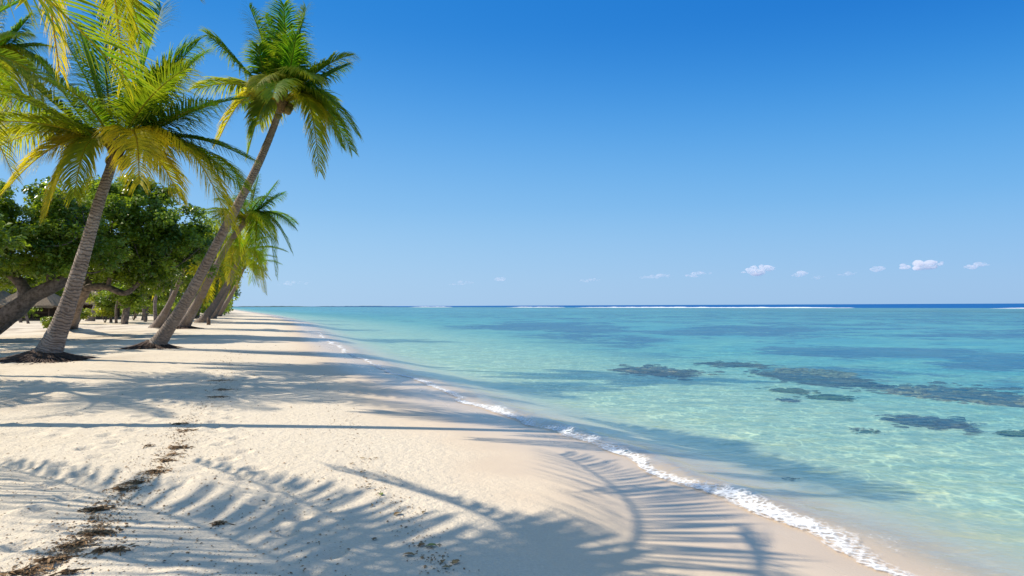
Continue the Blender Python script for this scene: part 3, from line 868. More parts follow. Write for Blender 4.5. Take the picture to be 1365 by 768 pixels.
# --- palm behind at the far top left
cl = at(-18, 78, 26.0)
palm(Vector((cl.x - 4.5, 26.5, float(sand_z_base(cl.x - 4.5, 26.5)))), [Vector((cl.x - 2.8, 26.2, 4.5))], cl,
     pix_fronds(cl, [(42, 20, 0, .1, .05), (10, -20, .5, .05, .0), (68, 62, .6, .2, .08), (72, 112, -.4, .26, .15), (45, 150, .6, .3, .3), (20, 185, -.5, .3, .5), (-5, 195, .8, .3, .62),
                     (55, 80, 2, .2, .1), (-60, 30, .3, .15, .1), (-110, 80, 0, .2, .2), (-90, 160, .5, .3, .4), (60, 172, 1.5, .3, .5), (-40, -10, 1.5, .1, .1), (35, 45, -1.5, .14, .06)]),
     'dark green palm crown cut by the left edge, behind the big palm', r0=.3, r1=.15, nleaf=110, llen=1.1, hang=.8, seed=12)

# --- palm A: just outside the frame, its fronds hang into the upper left corner and shade the sea
cA = from_shadow(828, 574, 8.0)
gl_, gr_ = ground(0, 571), ground(690, 583)
bA = gl_ + (gl_ - gr_) * ((gl_.x + 10.3) / (gr_.x - gl_.x)); bA.z = float(sand_z_base(bA.x, bA.y))
fA = [(from_shadow(px, py, cA.z + dz), lift, t) for (px, py, dz, lift, t) in [
    (985, 592, -1.6, .16, .2), (955, 620, -2.2, .16, .3), (755, 536, -.8, .2, .2), (925, 553, 0.2, .10, .1), (985, 570, -.6, .12, .1),
    (700, 560, 1.0, .12, .1), (500, 549, -0.6, .16, .5), (800, 650, -2.9, .3, .4)]]
fA += [(at(82, 96, cA.y - 1.4), .30, .72, (150, .80, .030, .9)), (at(163, 114, cA.y - 1.0), .26, .5, (150, .85, .030, .9))]
palm(bA, [bA.lerp(cA, .5) + Vector((-.35, 0, 0))], cA, fA,
     'palm beyond the left edge whose two yellow fronds hang into the top left corner', r0=.19, r1=.10, nleaf=84, llen=1.0, wid=.064, hang=.14, seed=20)

# --- palm B: out of frame at the left, shades the foreground sand
cB = from_shadow(480, 890, 6.3)
bB = Vector((cB.x - 1.2, cB.y - 0.5, 0)); bB.z = float(sand_z_base(bB.x, bB.y))
fB = [(from_shadow(px, py, cB.z + dz), lift, t) for (px, py, dz, lift, t) in [
    (-10, 618, -2.2, .12, .4), (262, 616, -2.0, .15, .3), (448, 626, -1.7, .30, .2), (740, 604, -1.6, .06, .2), (985, 712, -1.6, .06, .3),
    (0, 735, -2.2, .28, .5), (700, 690, .9, .1, .1), (850, 1000, -1.4, .2, .4), (560, 1300, -1.4, .25, .4), (200, 1000, -1.4, .25, .4)]]
palm(bB, [bB.lerp(cB, .5) + Vector((-.3, 0, 0))], cB, fB,
     'palm outside the left edge that throws long frond shadows over the foreground sand', r0=.19, r1=.10, nleaf=60, llen=1.05, wid=.060, hang=.14, seed=21)

# --- palm D: outside the left edge further up the beach, shades the sand beside the root mat
cD = from_shadow(75, 520, 6.5)
bD = Vector((cD.x - 2.0, cD.y + 0.3, 0)); bD.z = float(sand_z_base(bD.x, bD.y))
palm(bD, [bD.lerp(cD, .5) + Vector((-.3, 0, 0))], cD, auto_fronds(cD, 16, 3.9, 31), 'palm outside the left edge that shades the sand beside the root mat', r0=.24, r1=.14, nleaf=70, llen=.9, wid=.045, seed=22, seg=2)
cE = from_shadow(330, 512, 7.5)
bE = Vector((cE.x - 1.5, cE.y + 0.6, 0)); bE.z = float(sand_z_base(bE.x, bE.y))
palm(bE, [bE.lerp(cE, .5) + Vector((-.3, 0, 0))], cE, auto_fronds(cE, 15, 3.9, 33), 'palm outside the left edge that shades the middle of the wrack line', r0=.2, r1=.1, nleaf=70, llen=.95, wid=.045, seed=23, seg=2)

# ------------------------------------------------------------------ broadleaved trees
def leaves(mb, centres, radii, n_per, size, rs, out_c=None, bias=0.5):
    """leaf shaped faces scattered in clumps"""
    cs = np.asarray(centres, float); K = len(cs)
    idx = np.repeat(np.arange(K), n_per); N = len(idx)
    d = rs.normal(size=(N, 3)); d /= np.linalg.norm(d, axis=1)[:, None]
    rad = np.asarray(radii)[idx] * rs.random(N) ** 0.45
    p = cs[idx] + d * rad[:, None] * np.array([1, 1, .72])
    nrm = d * 0.6 + rs.normal(size=(N, 3)) * 0.55 + np.array([0, 0, 0.75])
    nrm /= np.linalg.norm(nrm, axis=1)[:, None]
    a = np.cross(nrm, rs.normal(size=(N, 3))); a /= np.linalg.norm(a, axis=1)[:, None]
    b = np.cross(nrm, a)
    s = size * (0.65 + 0.7 * rs.random(N))[:, None]
    v0 = p - a * s * .5; v2 = p + a * s * .5; v1 = p + b * s * .3 + nrm * s * .08; v3 = p - b * s * .3 + nrm * s * .08
    V = np.stack([v0, v1, v2, v3], 1).reshape(-1, 3)
    Fc = np.arange(N * 4).reshape(-1, 4)
    ct = rs.random(K)[idx] * .75 + rs.random(N) * .35
    mb.add(V, Fc, np.repeat(ct, 4))

def broad_tree(base, limbs, lobes, label, seed, n_clump=170, n_per=70, size=.2, clump_r=.5, mat='leaf', name='broadleaf_tree', group='shade trees behind the palms', cat='tree', trunk_r=.3):
    """limbs: list of (list of world points, r0, r1); lobes: list of (centre world, (rx, ry, rz))"""
    rs = np.random.default_rng(seed); base = Vector(base)
    root = empty(name, base, label, cat, group)
    for k, (pts, r0, r1) in enumerate(limbs):
        mb = MB(); n = 22; pp = bez_path([Vector(p) - base for p in pts], n)
        mb.tube(pp, [(r0 + (r1 - r0) * i / (n - 1)) * (1 + .1 * float(vnoise(i * .8, seed + k))) for i in range(n)], 12, wob=.25)
        mb.build('trunk' if k == 0 else 'branch', M['bark'], root, True)
    mb = MB(); cs = []; rads = []
    vol = np.array([r[0] * r[1] * r[2] for _, r in lobes]) ** .67; vol /= vol.sum()
    for (c, r), w in zip(lobes, vol):
        m = max(4, int(n_clump * w))
        d = rs.normal(size=(m, 3)); d /= np.linalg.norm(d, axis=1)[:, None]
        q = 0.45 + 0.55 * rs.random(m) ** 0.6
        lump = 1 + 0.25 * rs.normal(size=m) * .5
        cs.append(np.array(Vector(c) - base) + d * (q * lump)[:, None] * np.array(r)); rads.append(clump_r * (0.6 + .7 * rs.random(m)))
    leaves(mb, np.concatenate(cs), np.concatenate(rads), n_per, size, rs)
    mb.build('crown', M[mat], root)
    # twigs reaching into the crown
    tw = MB(); allc = np.concatenate(cs); top = Vector(limbs[0][0][-1]) - base
    ends = [Vector(l[0][-1]) - base for l in limbs]
    for i in rs.choice(len(allc), min(46, len(allc)), replace=False):
        c = Vector(allc[i]); e = min(ends, key=lambda q: (q - c).length)
        m = e.lerp(c, .5) + Vector((0, 0, -.15 * (c - e).length))
        tw.tube(bez_path([e, m, c], 7), [.055 - .006 * j for j in range(7)], 5)
    tw.build('twigs', M['bark'], root, True)
    return root

YA = 31.0
g0 = ground(-60, 452)
broad_tree(at(-40, 452, YA), [
    ([at(-40, 455, YA), at(5, 425, YA), at(40, 398, YA), at(78, 378, YA), at(108, 362, YA + .5)], .50, .20),
    ([at(40, 398, YA), at(22, 372, YA + .4), at(-10, 352, YA + .8)], .30, .16),
    ([at(70, 380, YA), at(62, 345, YA + .6), at(40, 310, YA + 1)], .20, .10),
    ([at(100, 366, YA), at(112, 340, YA), at(118, 305, YA)], .17, .08)],
    [(at(-10, 290, YA), (2.2, 2.0, 1.3)), (at(48, 275, YA + .5), (1.8, 2, 1.1)), (at(20, 330, YA - .6), (2.3, 1.8, 1.1)), (at(75, 318, YA), (2.0, 1.8, 1.2)), (at(105, 282, YA + 1), (1.8, 1.8, 1.1)),
     (at(-60, 330, YA), (2.2, 2, 1.6)), (at(60, 352, YA - .5), (1.8, 1.6, .8)), (at(125, 330, YA + 1), (1.6, 1.6, 1.1)), (at(10, 365, YA + 1.5), (1.8, 1.6, .6))],
    'large broadleaved tree with a thick forked trunk leaning in from the left edge', 41, n_clump=360, n_per=120, size=.175, clump_r=.5)

YB = 36.0
broad_tree(ground(92, 436), [
    ([ground(92, 437), at(96, 415, YB + 3), at(106, 395, YB + 1), at(115, 382, YB)], .55, .30),
    ([at(112, 384, YB), at(140, 382, YB), at(165, 391, YB), at(180, 382, YB), at(200, 362, YB)], .20, .10),
    ([at(143, 383, YB), at(150, 362, YB), at(160, 340, YB)], .13, .07),
    ([at(113, 384, YB), at(130, 345, YB + 1), at(150, 300, YB + 1)], .22, .1)],
    [(at(150, 265, YB), (2.2, 2.2, 1.3)), (at(190, 275, YB + .5), (2.1, 2.2, 1.2)), (at(232, 300, YB), (1.9, 2, 1.1)), (at(165, 315, YB - .6), (2.6, 2, 1.4)), (at(215, 340, YB), (2.4, 2, 1.3)),
     (at(120, 330, YB), (2, 2, 1.5)), (at(160, 352, YB + .6), (2.4, 2, 1.0)), (at(205, 368, YB + 1), (1.9, 1.7, .8)), (at(248, 325, YB + 1), (1.4, 1.5, 1.0)), (at(170, 250, YB + 1), (1.4, 1.4, .7)), (at(110, 365, YB + 2), (2, 2, .7))],
    'round dark green tree filling the gap between the two nearest palm trunks', 42, n_clump=430, n_per=120, size=.19, clump_r=.55)

def simple_tree(px, py, cpx, cpy, wpx, hpx, label, seed, mat='leaf', n=120, size=.3, r0=.2, lean=0, name='broadleaf_tree', group='shade trees behind the palms', nper=60, maxY=None):
    b = ground(px, py)
    if maxY and b.y > maxY: b = Vector((ray(px, py).x * maxY, maxY, float(sand_z_base(ray(px, py).x * maxY, maxY))))
    Y = b.y; k = Y / F; c = at(cpx, cpy, Y); rs = random.Random(seed)
    lobes = []
    for i in range(6):
        a = i / 6 * 6.283 + rs.random(); q = .5
        lobes.append((c + Vector((math.cos(a) * wpx * k * .28, math.sin(a) * wpx * k * .28, rs.uniform(-.22, .25) * hpx * k)), (wpx * k * .27, wpx * k * .27, hpx * k * .30)))
    lobes.append((c, (wpx * k * .3, wpx * k * .3, hpx * k * .42)))
    top = c + Vector((0, 0, -.15 * hpx * k)); mid = b.lerp(top, .5) + Vector((rs.uniform(-.25, .25), 0, 0))
    l = [([b - Vector((0, 0, .1)), mid, top], r0, r0 * .5)]
    for i in range(2):
        e = c + Vector((rs.uniform(-.3, .3) * wpx * k, rs.uniform(-1, 1), rs.uniform(-.1, .2) * hpx * k))
        l.append(([mid, mid.lerp(e, .5) + Vector((0, 0, -.1)), e], r0 * .5, r0 * .25))
    return broad_tree(b, l, lobes, label, seed, n_clump=n, n_per=nper, size=size, clump_r=.075 * (wpx + hpx) * k, mat=mat, name=name, group=group)

broad_tree(Vector((-23.5, 28, .4)), [([Vector((-23.5, 28, .3)), Vector((-23.2, 28, 2.4)), Vector((-23.0, 28, 4.6))], .3, .16)],
    [(Vector((-23.5, 28, 5.6)), (3.0, 3.0, 1.0)), (Vector((-26, 31, 5.4)), (2.6, 2.6, 1.2))],
    'shade tree outside the left edge, near the forked trunk tree', 65, n_clump=110, n_per=60, size=.24, clump_r=.55)
broad_tree(Vector((-21.5, 21, .4)), [([Vector((-21.5, 21, .3)), Vector((-21.0, 21, 2)), Vector((-20.6, 21, 3.8))], .3, .16)],
    [(Vector((-20.6, 21, 4.6)), (2.6, 2.6, 1.2)), (Vector((-22, 23.5, 5.0)), (2.6, 2.4, 1.2)), (Vector((-19.5, 24.5, 4.4)), (1.2, 2.0, .9))],
    'shade tree outside the left edge, beyond the root mat palm', 64, n_clump=110, n_per=60, size=.26, clump_r=.55)
simple_tree(240, 430, 256, 345, 110, 112, 'tree with bright yellow green leaves behind the leaning palm trunks', 51, 'leaf2', 260, .32, .3)
simple_tree(166, 432, 172, 388, 70, 44, 'small shady tree with twisted stems in the middle of the grove', 52, 'leaf', 90, .26, .28)
simple_tree(148, 430, 143, 398, 46, 40, 'light green young tree beside the far hut', 53, 'leaf2', 60, .24, .14)
simple_tree(192, 427, 205, 380, 66, 56, 'dark tree deep in the shade of the grove', 54, 'leaf', 100, .32, .32)
simple_tree(262, 424, 272, 366, 84, 84, 'dense green tree behind the third leaning palm', 55, 'leaf', 130, .40, .35)
simple_tree(284, 421, 286, 376, 56, 72, 'broad bush like tree at the far end of the grove', 56, 'leaf', 110, .48, .35)
simple_tree(300, 418, 298, 388, 34, 46, 'outermost green tree of the grove, next to the open horizon', 57, 'leaf2', 90, .5, .3)
simple_tree(60, 424, 64, 380, 90, 54, 'tree shading the hut behind the forked trunk', 58, 'leaf', 110, .34, .3)
simple_tree(10, 424, 8, 378, 110, 64, 'tree behind the forked trunk at the left edge', 59, 'leaf', 110, .34, .3)
simple_tree(228, 424, 226, 384, 60, 50, 'low dark tree behind the slanting pale trunk', 60, 'leaf', 90, .38, .3)
simple_tree(130, 421, 118, 378, 90, 56, 'wide dark tree far behind the huts', 61, 'leaf', 110, .45, .4)
simple_tree(-60, 426, -60, 350, 120, 90, 'big tree just outside the left edge of the grove', 62, 'leaf', 120, .34, .35)

# far backdrop of the wood: one mass
mb = MB(); rs = np.random.default_rng(77)
cs = []
for i in range(520):
    px = -160 + 465 * rs.random(); Y = 105 + 90 * rs.random(); d = ray(px, 400)
    cs.append((d.x * Y, Y, 0.8 + 7.0 * rs.random() * (0.55 + .45 * vnoise(px * .05, 3.3) * 2)))
leaves(mb, cs, [1.7] * len(cs), 60, .8, rs)
tag(mb.build('far_woods', M['leaf'], None), 'dim far-off wood closing the view behind the grove', 'woods', None, 'stuff')

# ------------------------------------------------------------------ shrubs and thin stems
def shrub(px, py, h, w, label, seed, mat='leaf2', n=26, size=.2, stems=5):
    b = ground(px, py); rs = np.random.default_rng(seed); rr = random.Random(seed)
    root = empty('shrub', b, label, 'shrub', 'low shrubs under the trees')
    mb = MB(); cs = []
    for i in range(stems):
        a = rr.random() * 6.283; e = Vector((math.cos(a) * w * .4, math.sin(a) * w * .4, h * (.5 + .4 * rr.random())))
        mb.tube(bez_path([Vector((0, 0, -.05)), e * .5 + Vector((0, 0, .1)), e], 6), [.04, .036, .03, .026, .02, .012], 5); cs.append(tuple(e))
    mb.build('stems', M['bark'], root, True)
    for i in range(n): cs.append((rr.gauss(0, w * .28), rr.gauss(0, w * .28), h * (.35 + .65 * rr.random())))
    m2 = MB(); leaves(m2, cs, [w * .22] * len(cs), 26, size, rs)
    m2.build('foliage', M[mat], root)
shrub(66, 441, .8, .9, 'low bright green shrub just behind the big palm trunk', 71, n=20)
shrub(104, 432, 1.5, 1.6, 'leafy shrub on the right of the big palm trunk', 72, n=34)
shrub(140, 430, 1.7, 1.4, 'upright yellow green shrub beside the far hut', 73, n=34)
shrub(178, 427, 1.8, 1.8, 'rounded shrub in the middle of the grove', 74, 'leaf', 30)
shrub(214, 428, 1.6, 2.0, 'shrub behind the pale slanting trunk', 75, n=30)
shrub(252, 425, 2.0, 2.4, 'shrub between the leaning palm trunks', 76, n=30, size=.3)
shrub(30, 428, 1.3, 1.8, 'shrub under the forked trunk at the left', 77, 'leaf', 30)

for i, (px, py, h, w, lb, mt) in enumerate([
    (120, 423, 2.6, 4.0, 'dark bush in front of the far hut wall', 'leaf'), (146, 421, 3.0, 4.5, 'dark bush behind the light green young tree', 'leaf'), (172, 420, 3.2, 5.0, 'deep green bush between the twisted trunks', 'leaf'),
    (196, 420, 3.4, 5.0, 'bush at the back of the grove left of the pale slanting palm', 'leaf2'), (216, 421, 3.2, 4.6, 'bush behind the foot of the pale slanting palm', 'leaf'), (238, 420, 3.4, 5.0, 'bush seen between the two leaning trunks', 'leaf2'),
    (258, 419, 3.6, 5.0, 'bush behind the base of the third leaning palm', 'leaf'), (276, 418, 3.4, 5.0, 'bush beyond the wooden stump', 'leaf'), (90, 424, 2.4, 3.6, 'dark bush just right of the big palm trunk at the back', 'leaf'), (12, 425, 2.4, 3.6, 'dark bush at the left edge before the hut', 'leaf')]):
    shrub(px, py, h, w, lb, 80 + i, mt, n=44, size=.34)

def thin_tree(px, py, tx, ty, r, label):
    b = ground(px, py); top = at(tx, ty, b.y)
    mb = MB(); mid = b.lerp(top, .5) + Vector((random.uniform(-.3, .3), 0, 0))
    pts = bez_path([b - Vector((0, 0, .1)), mid, top], 14)
    root = empty('bare_trunk', b, label, 'tree trunk', 'thin trunks in the shade of the grove')
    mb.tube([p - b for p in pts], [r * (1 - .5 * i / 13) for i in range(14)], 9, wob=.3)
    mb.build('trunk', M['bark'], root, True)
    m2 = MB(); e = top.lerp(b, .35)
    m2.tube([p - b for p in bez_path([e, e.lerp(top, .6) + Vector((r * 4, 0, .1)), top + Vector((r * 9, 0, .3))], 8)], [r * .5 * (1 - .08 * i) for i in range(8)], 7)
    m2.build('branch', M['bark'], root, True)
thin_tree(194, 429, 190, 385, .16, 'dark thin trunk left of the pale slanting palm trunk')
thin_tree(155, 431, 162, 385, .13, 'thin trunk leaning right in the middle of the grove')
thin_tree(163, 430, 168, 380, .16, 'twisted trunk right beside the middle thin trunk')
thin_tree(208, 434, 214, 372, .17, 'dark upright trunk at the foot of the pale slanting palm')
thin_tree(222, 431, 230, 375, .16, 'slim trunk between the pale palm and the leaning pair')
thin_tree(28, 430, 24, 385, .14, 'thin trunk beside the hut under the forked tree')
thin_tree(38, 431, 36, 388, .12, 'slender stem in front of the nearer hut')
thin_tree(180, 424, 184, 380, .2, 'far thin trunk behind the rounded shrub')
thin_tree(240, 428, 262, 375, .2, 'dark slanting trunk behind the second leaning palm')

# ------------------------------------------------------------------ huts
def hut(px, py, w, d, h, label, rot=0.2):
    b = ground(px, py)
    root = empty('thatched_hut', b, label, 'hut', 'thatched huts behind the trees'); root.rotation_euler.z = rot
    def boxp(name, x0, x1, y0, y1, z0, z1, mat):
        m = MB(); v = [(x, y, z) for z in (z0, z1) for y in (y0, y1) for x in (x0, x1)]
        m.add(v, [(0, 2, 3, 1), (4, 5, 7, 6), (0, 1, 5, 4), (2, 6, 7, 3), (0, 4, 6, 2), (1, 3, 7, 5)], 0)
        return m.build(name, mat, root)
    boxp('wall', -w * .38, w * .38, -d * .2, d * .38, 0, h * .98, M['darkwall'])
    boxp('deck', -w * .5, w * .5, -d * .5, d * .5, -.1, .22, M['wood'])
    for x in (-.48, -.16, .16, .48):
        for y in (-.47, .47):
            m = MB(); m.tube([Vector((x * w, y * d, 0.2)), Vector((x * w + .02, y * d, h))], [.075, .065], 8); m.build('post', M['wood'], root, True)
    m = MB(); m.tube([Vector((-w * .48, -d * .47, .85)), Vector((-w * .16, -d * .47, .85))], [.04, .04], 6)
    m.tube([Vector((w * .16, -d * .47, .85)), Vector((w * .48, -d * .47, .85))], [.04, .04], 6); m.build('railing', M['wood'], root, True)
    m = MB(); n = 26; V = []; rr = random.Random(px)        # hipped thatch with a shaggy eave
    ring = []
    for k in range(64):
        a = 6.283 * k / 64; cx, sy = math.cos(a), math.sin(a); q = max(abs(cx), abs(sy)); ring.append((cx / q, sy / q))
    lev = [(.62, h - .22), (.63, h - .05), (.5, h + .5), (.34, h + 1.15), (.18, h + 1.75), (.03, h + 2.2)]
    for li, (s, z) in enumerate(lev):
        for (cx, sy) in ring:
            V.append((cx * (w * s), sy * (d * s), z + (rr.uniform(-.14, .05) if li == 0 else rr.uniform(-.03, .03))))
    m.add(V, [(i * 64 + k, i * 64 + (k + 1) % 64, (i + 1) * 64 + (k + 1) % 64, (i + 1) * 64 + k) for i in range(5) for k in range(64)], 0)
    m.build('roof', M['thatch'], root)
hut(46, 427, 5.0, 4.2, 1.7, 'thatched hut glimpsed between the forked trunk and the big palm', .15)
hut(128, 425, 5.0, 4.5, 1.9, 'thatched hut half hidden by light green shrubs right of the big palm', -.1)
hut(-12, 426, 5.0, 4.4, 1.8, 'thatched hut at the left edge behind the forked trunk', .3)

# small wooden post on the sand
pb = ground(278, 433)
mb = MB(); mb.tube([Vector((0, 0, -.1)), Vector((0.01, 0, .3)), Vector((0.0, 0, .62))], [.15, .15, .13], 12, wob=.15)
po = mb.build('stump', M['wood'], None, True); po.location = pb
tag(po, 'short wooden stump on the sand beside the third leaning palm', 'stump')

# ------------------------------------------------------------------ wrack line, dead leaves
def weed_clump(px, py, w, label, seed, n=110):
    b = ground(px, py); rr = random.Random(seed); mb = MB(); k = b.y / F * w * .34
    dep = k * 0.8
    for i in range(n):
        q = rr.gauss(0, .62); x = q * k; y = rr.gauss(0, .30) * dep + q * dep * .4 + .25 * dep * math.sin(q * 5 + seed); a = rr.random() * 6.283; l = rr.uniform(.008, .034)
        z = float(sand_z(b.x + x, b.y + y)) - b.z
        dz = rr.uniform(.004, .022)
        p = Vector((x, y, z + dz)); d = Vector((math.cos(a), math.sin(a), rr.uniform(-.25, .25))) * l
        pe = Vector((math.sin(a), -math.cos(a), rr.uniform(-.4, .4))) * l * rr.uniform(.15, .4)
        mb.add([p - d, p + pe, p + d, p - pe + Vector((0, 0, .006))], [(0, 1, 2, 3)], 0)
    for i in range(int(n * .05)):
        x = rr.gauss(0, .55) * k; y = rr.gauss(0, .45) * dep; a = rr.random() * 6.283; l = rr.uniform(.05, .14); pts = []
        for j in range(5):
            xx = x + math.cos(a) * l * (j - 2) / 2; yy = y + math.sin(a) * l * (j - 2) / 2 + .01 * math.sin(j * 2)
            pts.append(Vector((xx, yy, float(sand_z(b.x + xx, b.y + yy)) - b.z + .008 + .012 * math.sin(j))))
        mb.tube(pts, [.004] * 5, 4)
    o = mb.build('seaweed_clump', M['weed'], None); o.location = b
    tag(o, label, 'seaweed clump', 'clumps of dried seaweed along the wrack line')
for i, (px, py, w, lb, n) in enumerate([
    (165, 653, 42, 'clump beside the first bend of the shadow edge', 90), (128, 680, 34, 'dark brown clump under the frond shadow edge', 130), (130, 712, 46, 'widest dark clump with a long thin tail', 150),
    (150, 735, 44, 'slanting clump nearest the bottom edge but one', 130), (100, 728, 40, 'clump touching the shaded sand at the lower left', 120), (70, 748, 36, 'clump in the shadow at the bottom left corner', 110),
    (210, 630, 40, 'thick clump just above the diagonal frond shadow', 150), (238, 598, 32, 'clump just below the long trunk shadow', 110), (222, 615, 22, 'small clump between the thick one and the trunk shadow', 60),
    (30, 765, 60, 'bottommost clump, cut by the lower edge', 120), (182, 645, 34, 'thin clump lying along the edge of the diagonal shadow', 90), (250, 575, 26, 'clump lying right on the long trunk shadow', 60),
    (240, 566, 24, 'clump just above the long trunk shadow', 60), (300, 520, 40, 'clump in the shade beside the root mat shadow', 110), (295, 508, 44, 'far clump in the palm shadow', 110), (290, 530, 30, 'clump at the near edge of the palm crown shadow', 70),
    (290, 700, 18, 'lone small clump right of the diagonal shadow', 40), (200, 595, 16, 'tiny clump left of the wrack line', 30), (232, 607, 16, 'tiny clump on the wrack line above the thick one', 30), (90, 765, 24, 'small clump near the lower edge in the shade', 50)]):
    weed_clump(px, py, w, 'dried seaweed ' + lb, 300 + i, int(n * 0.9))

# scattered crumbs of weed and shell
mb = MB(); rr = random.Random(99)
WX = [20, 60, 95, 130, 128, 165, 205, 222, 238, 242, 290, 300, 310]; WY = [768, 752, 735, 712, 680, 653, 632, 612, 598, 570, 530, 505, 470]
for i in range(7600):
    if i < 1300:
        t = rr.random() * 12; px = np.interp(t, range(13), WX) + rr.gauss(0, 9); py = np.interp(t, range(13), WY) + rr.gauss(0, 3)
    elif i < 3600:
        t = rr.random(); px = np.interp(t, [0, .35, .6, 1], [40, 140, 230, 310]) + rr.gauss(0, 17 if rr.random() < .7 else 50); py = np.interp(t, [0, .35, .6, 1], [766, 690, 600, 470]) + rr.gauss(0, 6)
    elif i < 4400:
        t = rr.random(); px = np.interp(t, [0, .5, 1], [590, 490, 425]) + rr.gauss(0, 22 - 10 * t); py = np.interp(t, [0, .5, 1], [766, 620, 500])
    else:
        px = rr.uniform(-80, 470); py = 460 + 320 * rr.random() ** 1.3
    if py < 440: continue
    b = ground(px, py); l = rr.uniform(.003, .013) * (1.35 if i < 2000 else 1) * (1.6 if rr.random() < .12 else 1) * max(1, b.y / 14); a = rr.random() * 6.283
    z = float(sand_z(b.x, b.y)) + .006
    d = Vector((math.cos(a), math.sin(a), rr.uniform(-.2, .3))) * l; pe = Vector((math.sin(a), -math.cos(a), 0)) * l * rr.uniform(.3, .7); p = Vector((b.x, b.y, z))
    up = Vector((0, 0, l * .35))
    mb.add([p - d, p + pe, p + d, p - pe, p + up], [(0, 1, 4, 4), (1, 2, 4, 4), (2, 3, 4, 4), (3, 0, 4, 4)], 0)
tag(mb.build('beach_litter', M['weed'], None), 'brown crumbs of weed and bark scattered over the dry sand', 'litter', None, 'stuff')

def fallen_leaf(px, py, L, mat, label, seed, group='fallen leaves on the smooth sand'):
    b = ground(px, py); rr = random.Random(seed); a = rr.random() * 6.283; n = 9; V = []
    root = None
    for i in range(n):
        u = i / (n - 1); w = L * .32 * math.sin(math.pi * min(1, u * .9 + .06)) ** .8
        z = .006 + .10 * L * math.sin(math.pi * u)
        for s, dz in ((-1, .004), (0, 0), (1, .006)):
            x = (u - .5) * L; y = s * w; V.append((x * math.cos(a) - y * math.sin(a), x * math.sin(a) + y * math.cos(a), z + dz * rr.uniform(.5, 1.3)))
    mb = MB(); mb.add(V, [(i * 3 + k, i * 3 + k + 1, (i + 1) * 3 + k + 1, (i + 1) * 3 + k) for i in range(n - 1) for k in (0, 1)], 0)
    x0 = -L * .5; x1 = -L * .8
    mb.tube([Vector((x0 * math.cos(a), x0 * math.sin(a), .014)), Vector((x1 * math.cos(a), x1 * math.sin(a), .02))], [.003, .003], 4)
    o = mb.build('fallen_leaf', M[mat], None, True); o.location = b
    tag(o, label, 'leaf', group)
for i, (px, py, L, mt, lb) in enumerate([
    (508, 660, .10, 'greenleaf', 'green fallen leaf alone on lit sand'), (530, 686, .12, 'deadleaf', 'curled brown leaf in the frond shadow, right of the green leaf'), (575, 729, .12, 'greenleaf', 'largest greenish leaf of the nearest cluster'),
    (562, 728, .10, 'deadleaf', 'brown leaf lying left of the largest greenish leaf'), (545, 741, .12, 'deadleaf', 'dark leaf below the nearest cluster'), (608, 751, .11, 'deadleaf', 'brown leaf furthest right near the bottom edge'),
    (590, 750, .08, 'deadleaf', 'small dark leaf left of the furthest right one'), (594, 758, .08, 'deadleaf', 'small dark leaf closest to the bottom edge'), (490, 651, .07, 'deadleaf', 'tiny leaf left of the green leaf'),
    (565, 684, .08, 'deadleaf', 'leaf in the dark frond shadow right of the curled one'), (483, 630, .09, 'deadleaf', 'brown leaf at the tip of the frond shadow'), (470, 619, .07, 'deadleaf', 'small leaf just below the long trunk shadow'),
    (484, 612, .07, 'deadleaf', 'small leaf beside the trunk shadow'), (502, 612, .06, 'deadleaf', 'tiny leaf on smooth sand right of the leaf trail'), (471, 545, .07, 'deadleaf', 'faint leaf above the long trunk shadow'),
    (500, 720, .07, 'deadleaf', 'small leaf on the trail under the curled leaf'), (496, 675, .06, 'deadleaf', 'tiny leaf on the trail beside the frond shadow')]):
    fallen_leaf(px, py, L * .62, mt, lb, 500 + i)

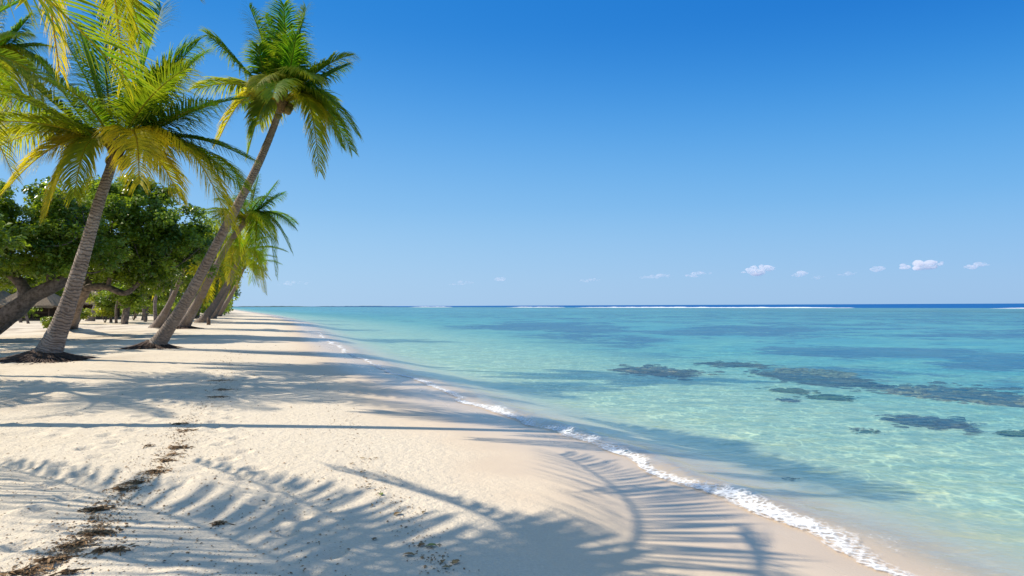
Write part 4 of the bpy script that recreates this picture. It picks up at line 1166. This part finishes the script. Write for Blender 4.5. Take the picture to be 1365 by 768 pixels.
# ------------------------------------------------------------------ clouds
def mat_cloud(dens):
    m = bpy.data.materials.new('cloud_vapour'); m.use_nodes = True; t = m.node_tree; t.nodes.clear()
    o = t.nodes.new('ShaderNodeOutputMaterial'); v = t.nodes.new('ShaderNodeVolumePrincipled')
    v.inputs['Color'].default_value = (1, .97, .97, 1); v.inputs['Density'].default_value = dens; v.inputs['Anisotropy'].default_value = 0.1
    t.links.new(v.outputs[0], o.inputs['Volume']); return m
def cloud(px, py, w, h, dens, label, seed):
    Y = 9000.0; c = at(px, py, Y); k = Y / F; rr = random.Random(seed); mb = MB()
    for i in range(26):
        u = rr.uniform(-1, 1); x = u * w * k * .42; s = (1 - abs(u) ** 1.5) * .75 + .25
        zc = (rr.uniform(-.25, .35) * s + u * .18) * h * k; r = h * k * .27 * s * rr.uniform(.4, 1.15); rxx = r * rr.uniform(1.2, 2.8)
        V = []; n1, n2 = 12, 18; oy = rr.uniform(-1, 1) * w * k * .15
        for a in range(n1 + 1):
            ph = -math.pi / 2 + math.pi * a / n1
            for b in range(n2):
                th = 6.283 * b / n2; e = 1 + .3 * float(vnoise(b * .8 + i * 5, a * .8 + seed))
                V.append((x + rxx * e * math.cos(th) * math.cos(ph), oy + rxx * e * math.sin(th) * math.cos(ph), zc + r * e * math.sin(ph)))
        mb.add(V, [(a * n2 + b, a * n2 + (b + 1) % n2, (a + 1) * n2 + (b + 1) % n2, (a + 1) * n2 + b) for a in range(n1) for b in range(n2)], dens)
    o = mb.build('cloud', mat_cloud(0.020 * dens), None, True); o.location = c
    tag(o, label, 'cloud', 'small clouds above the horizon')
for i, (px, py, w, h, dn, lb) in enumerate([
    (1228, 354, 58, 15, .75, 'widest pinkish white cloud puff, low at the right'), (1012, 361, 36, 15, .7, 'bright slanting cloud puff above the reef surf'), (1303, 354, 32, 10, .5, 'small cloud puff furthest right'),
    (930, 366, 34, 9, .4, 'pale cloud puff left of the bright slanting one'), (874, 369, 40, 9, .3, 'faint cloud puff above the coral shallows'), (1066, 366, 18, 9, .5, 'small round cloud puff right of the bright slanting one'),
    (1090, 370, 14, 6, .35, 'tiny cloud dot right of the small round puff'), (1130, 365, 24, 7, .3, 'faint thin cloud puff in the middle of the row'), (1169, 359, 20, 9, .4, 'small cloud puff left of the widest one'),
    (667, 372, 14, 7, .4, 'tiny faint cloud puff nearest the middle of the horizon'), (786, 374, 30, 6, .28, 'very faint flat cloud left of the coral shallows'), (615, 378, 30, 8, .2, 'barely visible cloud puff furthest left but one'),
    (390, 378, 40, 8, .16, 'barely visible cloud streak right of the palms')]):
    cloud(px, py, w * 1.35, h * .95, dn, lb, 700 + i)

bpy.context.view_layer.update()
